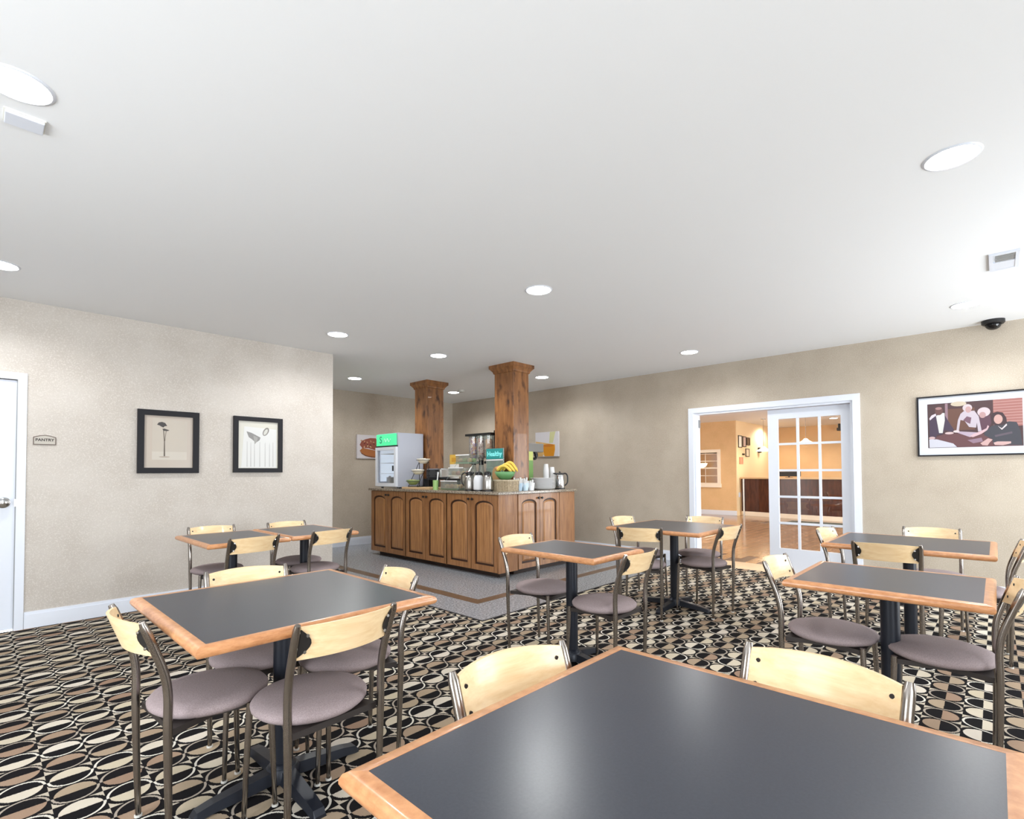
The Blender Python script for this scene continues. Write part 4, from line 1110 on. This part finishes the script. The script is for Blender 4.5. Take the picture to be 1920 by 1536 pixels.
# juice machine
t = thing('juice_machine', 'grey juice machine with green side panel behind the column', 'juice machine', (5.33, 4.84, ZC))
B('tower', M_FR, t, (-0.12, 0.12, -0.08, 0.2, 0.0, 0.52), bev=0.006)
B('green_panel', plain('panel_green', (120, 160, 92), 0.4), t, (0.0, 0.118, -0.084, -0.08, 0.02, 0.40)); B('green_label', plain('panel_lime', (196, 206, 120), 0.4), t, (0.0, 0.118, -0.084, -0.08, 0.40, 0.525))
B('head', plain('machine_grey', (128, 126, 122), 0.4), t, (-0.12, 0.36, -0.08, 0.2, 0.52, 0.645), bev=0.01)
bm = bmesh.new(); tube(bm, smooth_path([(0.22, -0.03, 0.53), (0.235, -0.04, 0.48), (0.21, -0.05, 0.43), (0.17, -0.05, 0.425)], 4), [0.028] * 6 + [0.018] * 7, 10); mk('spout', bm, M_BLACK, t, True)
B('side_plate', M_FOAM, t, (-0.02, 0.0, -0.083, -0.08, 0.645, 0.8))
B('drip_tray', M_BLACK, t, (0.12, 0.34, -0.06, 0.18, 0.0, 0.03))


# ------------------------------------------------------------------ tables
def table(x0, x1, y0, y1, label, zt=0.75, arm=0.33):
    cx, cy = (x0 + x1) / 2, (y0 + y1) / 2
    hx, hy = (x1 - x0) / 2, (y1 - y0) / 2
    t = thing('dining_table', label, 'table', (cx, cy, 0), 0, 'pedestal dining tables')
    bw = 0.036
    B('tabletop', M_LAMI, t, (-hx + bw, hx - bw, -hy + bw, hy - bw, zt - 0.03, zt))
    # bullnose wooden edge: four mitred bars
    prof = [(0, 0.0005), (0.022, 0.0005), (0.031, -0.004), (0.036, -0.013), (0.036, -0.021), (0.031, -0.03), (0.022, -0.034), (0, -0.034)]
    for (ax, ay, bx_, by_, nx, ny) in ((-1, -1, 1, -1, 0, -1), (1, -1, 1, 1, 1, 0), (1, 1, -1, 1, 0, 1), (-1, 1, -1, -1, -1, 0)):
        bm = bmesh.new(); ra, rb = [], []
        for o, z in prof:
            ra.append(bm.verts.new((ax * (hx - bw + o), ay * (hy - bw + o), zt + z))); rb.append(bm.verts.new((bx_ * (hx - bw + o), by_ * (hy - bw + o), zt + z)))
        for k in range(len(prof)):
            k2 = (k + 1) % len(prof); bm.faces.new((ra[k], ra[k2], rb[k2], rb[k]))
        bm.faces.new(ra); bm.faces.new(list(reversed(rb)))
        mk('wood_edge', bm, M_EDGE, t, 'auto')
    bm = bmesh.new(); lathe(bm, [(0, 0.07), (0.055, 0.07), (0.046, 0.085), (0.0385, 0.09), (0.0385, zt - 0.05), (0.05, zt - 0.04), (0, zt - 0.04)], 24); mk('column', bm, M_BLKMET, t, 'auto')
    B('top_plate', M_BLKMET, t, (-0.2, 0.2, -0.025, 0.025, zt - 0.04, zt - 0.03), (-0.025, 0.025, -0.2, -0.025, zt - 0.04, zt - 0.03), (-0.025, 0.025, 0.025, 0.2, zt - 0.04, zt - 0.03))
    bm = bmesh.new(); lathe(bm, [(0.066, 0.022), (0.066, 0.06), (0.056, 0.074), (0, 0.074), ], 20); mk('hub', bm, M_BLKMET, t, 'auto')
    for k in range(4):
        bm = bmesh.new()
        rings = []
        for r, wd, z0, z1 in ((0.04, 0.034, 0.022, 0.068), (0.1, 0.031, 0.016, 0.062), (arm - 0.07, 0.027, 0.008, 0.042), (arm - 0.015, 0.026, 0.0, 0.03), (arm, 0.024, 0.0, 0.012)):
            rings.append([bm.verts.new(p) for p in ((r, -wd, z0), (r, wd, z0), (r, wd * 0.8, z1), (r, -wd * 0.8, z1))])
        for a, b in zip(rings, rings[1:]):
            for j in range(4): bm.faces.new((a[j], a[(j + 1) % 4], b[(j + 1) % 4], b[j]))
        bm.faces.new(list(reversed(rings[0]))); bm.faces.new(rings[-1])
        bmesh.ops.rotate(bm, verts=bm.verts, cent=(0, 0, 0), matrix=Matrix.Rotation(k * pi / 2, 3, 'Z'))
        mk('base_arm', bm, M_BLKMET, t)
    return t


table(0.436, 1.32, -0.038, 0.826, 'nearest square dark-topped table filling the lower right foreground')
table(0.449, 1.327, 1.69, 2.595, 'square dark-topped table with four chairs in the left foreground')
table(2.466, 3.04, 1.692, 2.444, 'small two-seat table in front of the island corner', arm=0.28)
table(4.06, 4.985, 1.755, 2.65, 'four-seat table before the open side of the French door')
table(4.14, 5.0, 0.005, 0.915, 'four-seat table closest to the wall under the group photograph')
table(2.62, 3.315, 0.01, 0.742, 'two-seat table between the foreground table and the group photograph', arm=0.3)
table(1.15, 1.752, 4.09, 4.925, 'left one of the two small tables pushed together by the left wall', zt=0.748, arm=0.27)
table(1.757, 2.345, 4.09, 4.94, 'right one of the two small tables pushed together by the left wall', arm=0.27)


# ------------------------------------------------------------------ chairs
def make_chair():
    t = thing('dining_chair', '', 'chair')
    bm = bmesh.new()   # round cushion
    prof = [(0, 0.418), (0.15, 0.418), (0.19, 0.424), (0.204, 0.436), (0.206, 0.448), (0.196, 0.46), (0.16, 0.471), (0.09, 0.477), (0, 0.478)]
    lathe(bm, prof, 36, (0, 0.003, 0), 0.97, 0.96)
    mk('seat', bm, M_FABRIC, t, True)
    bm = bmesh.new()   # dark plate under the cushion
    prism(bm, [(-0.165, -0.17), (0.165, -0.17), (0.12, -0.02), (0.155, 0.15), (0.12, 0.165), (-0.12, 0.165), (-0.155, 0.15), (-0.12, -0.02)], lambda a, b: (a, b, 0.396), lambda a, b: (a, b, 0.418))
    mk('seat_support', bm, plain('support_dark', (52, 46, 44), 0.5, 0.3), t)
    for s in (-1, 1):
        bm = bmesh.new()
        pts = smooth_path([(s * 0.168, -0.175, 0.006), (s * 0.170, -0.182, 0.22), (s * 0.172, -0.186, 0.42), (s * 0.173, -0.186, 0.53), (s * 0.174, -0.198, 0.61), (s * 0.176, -0.232, 0.71), (s * 0.178, -0.262, 0.79)], 4)
        rs = [0.0095 + 0.004 * min(1, i / 8) for i in range(len(pts))]
        rs[-1] = 0.009
        tube(bm, pts, rs, 10)
        lg = mk('leg', bm, M_NICKEL, t, 'auto')
        bm = bmesh.new(); lathe(bm, [(0.013, 0), (0.013, 0.007), (0, 0.009)], 10, (s * 0.168, -0.175, 0)); mk('foot_glide', bm, M_GLIDE, lg)
        bm = bmesh.new()
        pts = [(s * 0.165, 0.172, 0.006), (s * 0.160, 0.165, 0.2), (s * 0.152, 0.157, 0.428)]
        tube(bm, pts, [0.0085, 0.0105, 0.0125], 10)
        lg = mk('leg', bm, M_NICKEL, t, 'auto')
        bm = bmesh.new(); lathe(bm, [(0.012, 0), (0.012, 0.007), (0, 0.009)], 10, (s * 0.165, 0.172, 0)); mk('foot_glide', bm, M_GLIDE, lg)
    # curved plywood back slat, bowed backwards
    bm = bmesh.new()
    n = 16; th = 0.010; hw = 0.166
    def pt(u, z, o):
        x = hw * u
        lean = -0.2135 - (z - 0.655) * 0.37
        return (x, lean - 0.046 * (1 - u * u) + o, z)
    def zr(u): return 0.668 + 0.004 * (1 - u * u), 0.781 + 0.008 * (1 - u * u)
    rings = []
    for i in range(n + 1):
        u = -1 + 2 * i / n; a, b = zr(u)
        rings.append([bm.verts.new(p) for p in (pt(u, a, 0), pt(u, b, 0), pt(u, b, th), pt(u, a, th))])
    for a, b in zip(rings, rings[1:]):
        for j in range(4): bm.faces.new((a[j], a[(j + 1) % 4], b[(j + 1) % 4], b[j]))
    bm.faces.new(rings[0]); bm.faces.new(list(reversed(rings[-1])))
    bk = mk('backrest', bm, M_MAPLE, t, 'auto')
    for s in (-1, 1):
        bm = bmesh.new()
        poly = [(s * 1.0, 0.676)] + [(s * (1.0 - 0.2 * sin(pi * k / 8)), 0.676 + 0.098 * k / 8) for k in range(1, 8)] + [(s * 1.0, 0.774)]
        prism(bm, poly, lambda a, z: pt(a, z, -0.0005), lambda a, z: pt(a, z, -0.005))
        mk('mounting_plate', bm, M_PLATE, bk)
        for z in (0.697, 0.753):
            for o0, o1 in ((-0.009, -0.004), (th - 0.001, th + 0.003)):
                bm = bmesh.new(); tube(bm, [pt(s * 0.89, z, o0), pt(s * 0.89, z, o1)], 0.0055, 8); mk('bolt', bm, M_BOLT if o0 < 0 else M_PLATE, bk)
    return t


chair0 = make_chair()
CH = [  # (top middle x, y, facing degrees, label)
    (0.958, 0.912, 262, 'chair with sunlit near-white back at the left side of the nearest table'),
    (1.45, 0.326, 174, 'chair with maple back at the far side of the nearest table'),
    (0.364, 2.145, 4, 'chair at the left end of the left foreground table, seat fully visible'),
    (0.872, 1.582, 92, 'chair nearest the camera at the left foreground table, back toward us'),
    (0.945, 2.715, 262, 'chair on the wall side of the left foreground table'),
    (1.425, 2.102, 170, 'chair at the island side of the left foreground table'),
    (2.80, 2.62, 272, 'chair on the left of the small table before the island corner'),
    (2.71, 1.526, 90, 'chair on the right of the small table before the island corner'),
    (4.72, 2.88, 262, 'chair on the island side of the table before the French door'),
    (3.86, 2.19, 24, 'angled chair nearest us at the table before the French door'),
    (4.50, 1.67, 83, 'chair on the photograph side of the table before the French door'),
    (5.24, 2.212, 190, 'chair on the door side of the table before the French door'),
    (4.82, 1.03, 264, 'chair with bright back against the French door stile, table under photograph'),
    (4.07, 0.53, 2, 'chair nearest us at the table under the group photograph'),
    (5.388, 0.396, 188, 'chair against the wall at the table under the group photograph'),
    (4.72, -0.12, 92, 'chair cut by the right edge at the table under the photograph'),
    (3.02, 0.885, 270, 'chair on the left of the two-seat table behind the foreground'),
    (3.02, -0.06, 92, 'chair cut by the right edge at the two-seat table behind the foreground'),
    (1.48, 5.13, 264, 'chair between the left wall and the left pushed-together table'),
    (1.455, 4.03, 94, 'chair on the near side of the left pushed-together table'),
    (2.105, 5.03, 272, 'chair between the left wall and the right pushed-together table'),
    (2.075, 4.035, 96, 'chair on the near side of the right pushed-together table'),
]
for i, (x, y, a, lb) in enumerate(CH):
    t = chair0 if i == 0 else copy_tree(chair0)
    ar = radians(a)
    t.location = (x + 0.258 * cos(ar), y + 0.258 * sin(ar), 0)
    t.rotation_euler = (0, 0, ar - pi / 2)
    tag(t, lb, 'chair', 'metal and maple dining chairs')
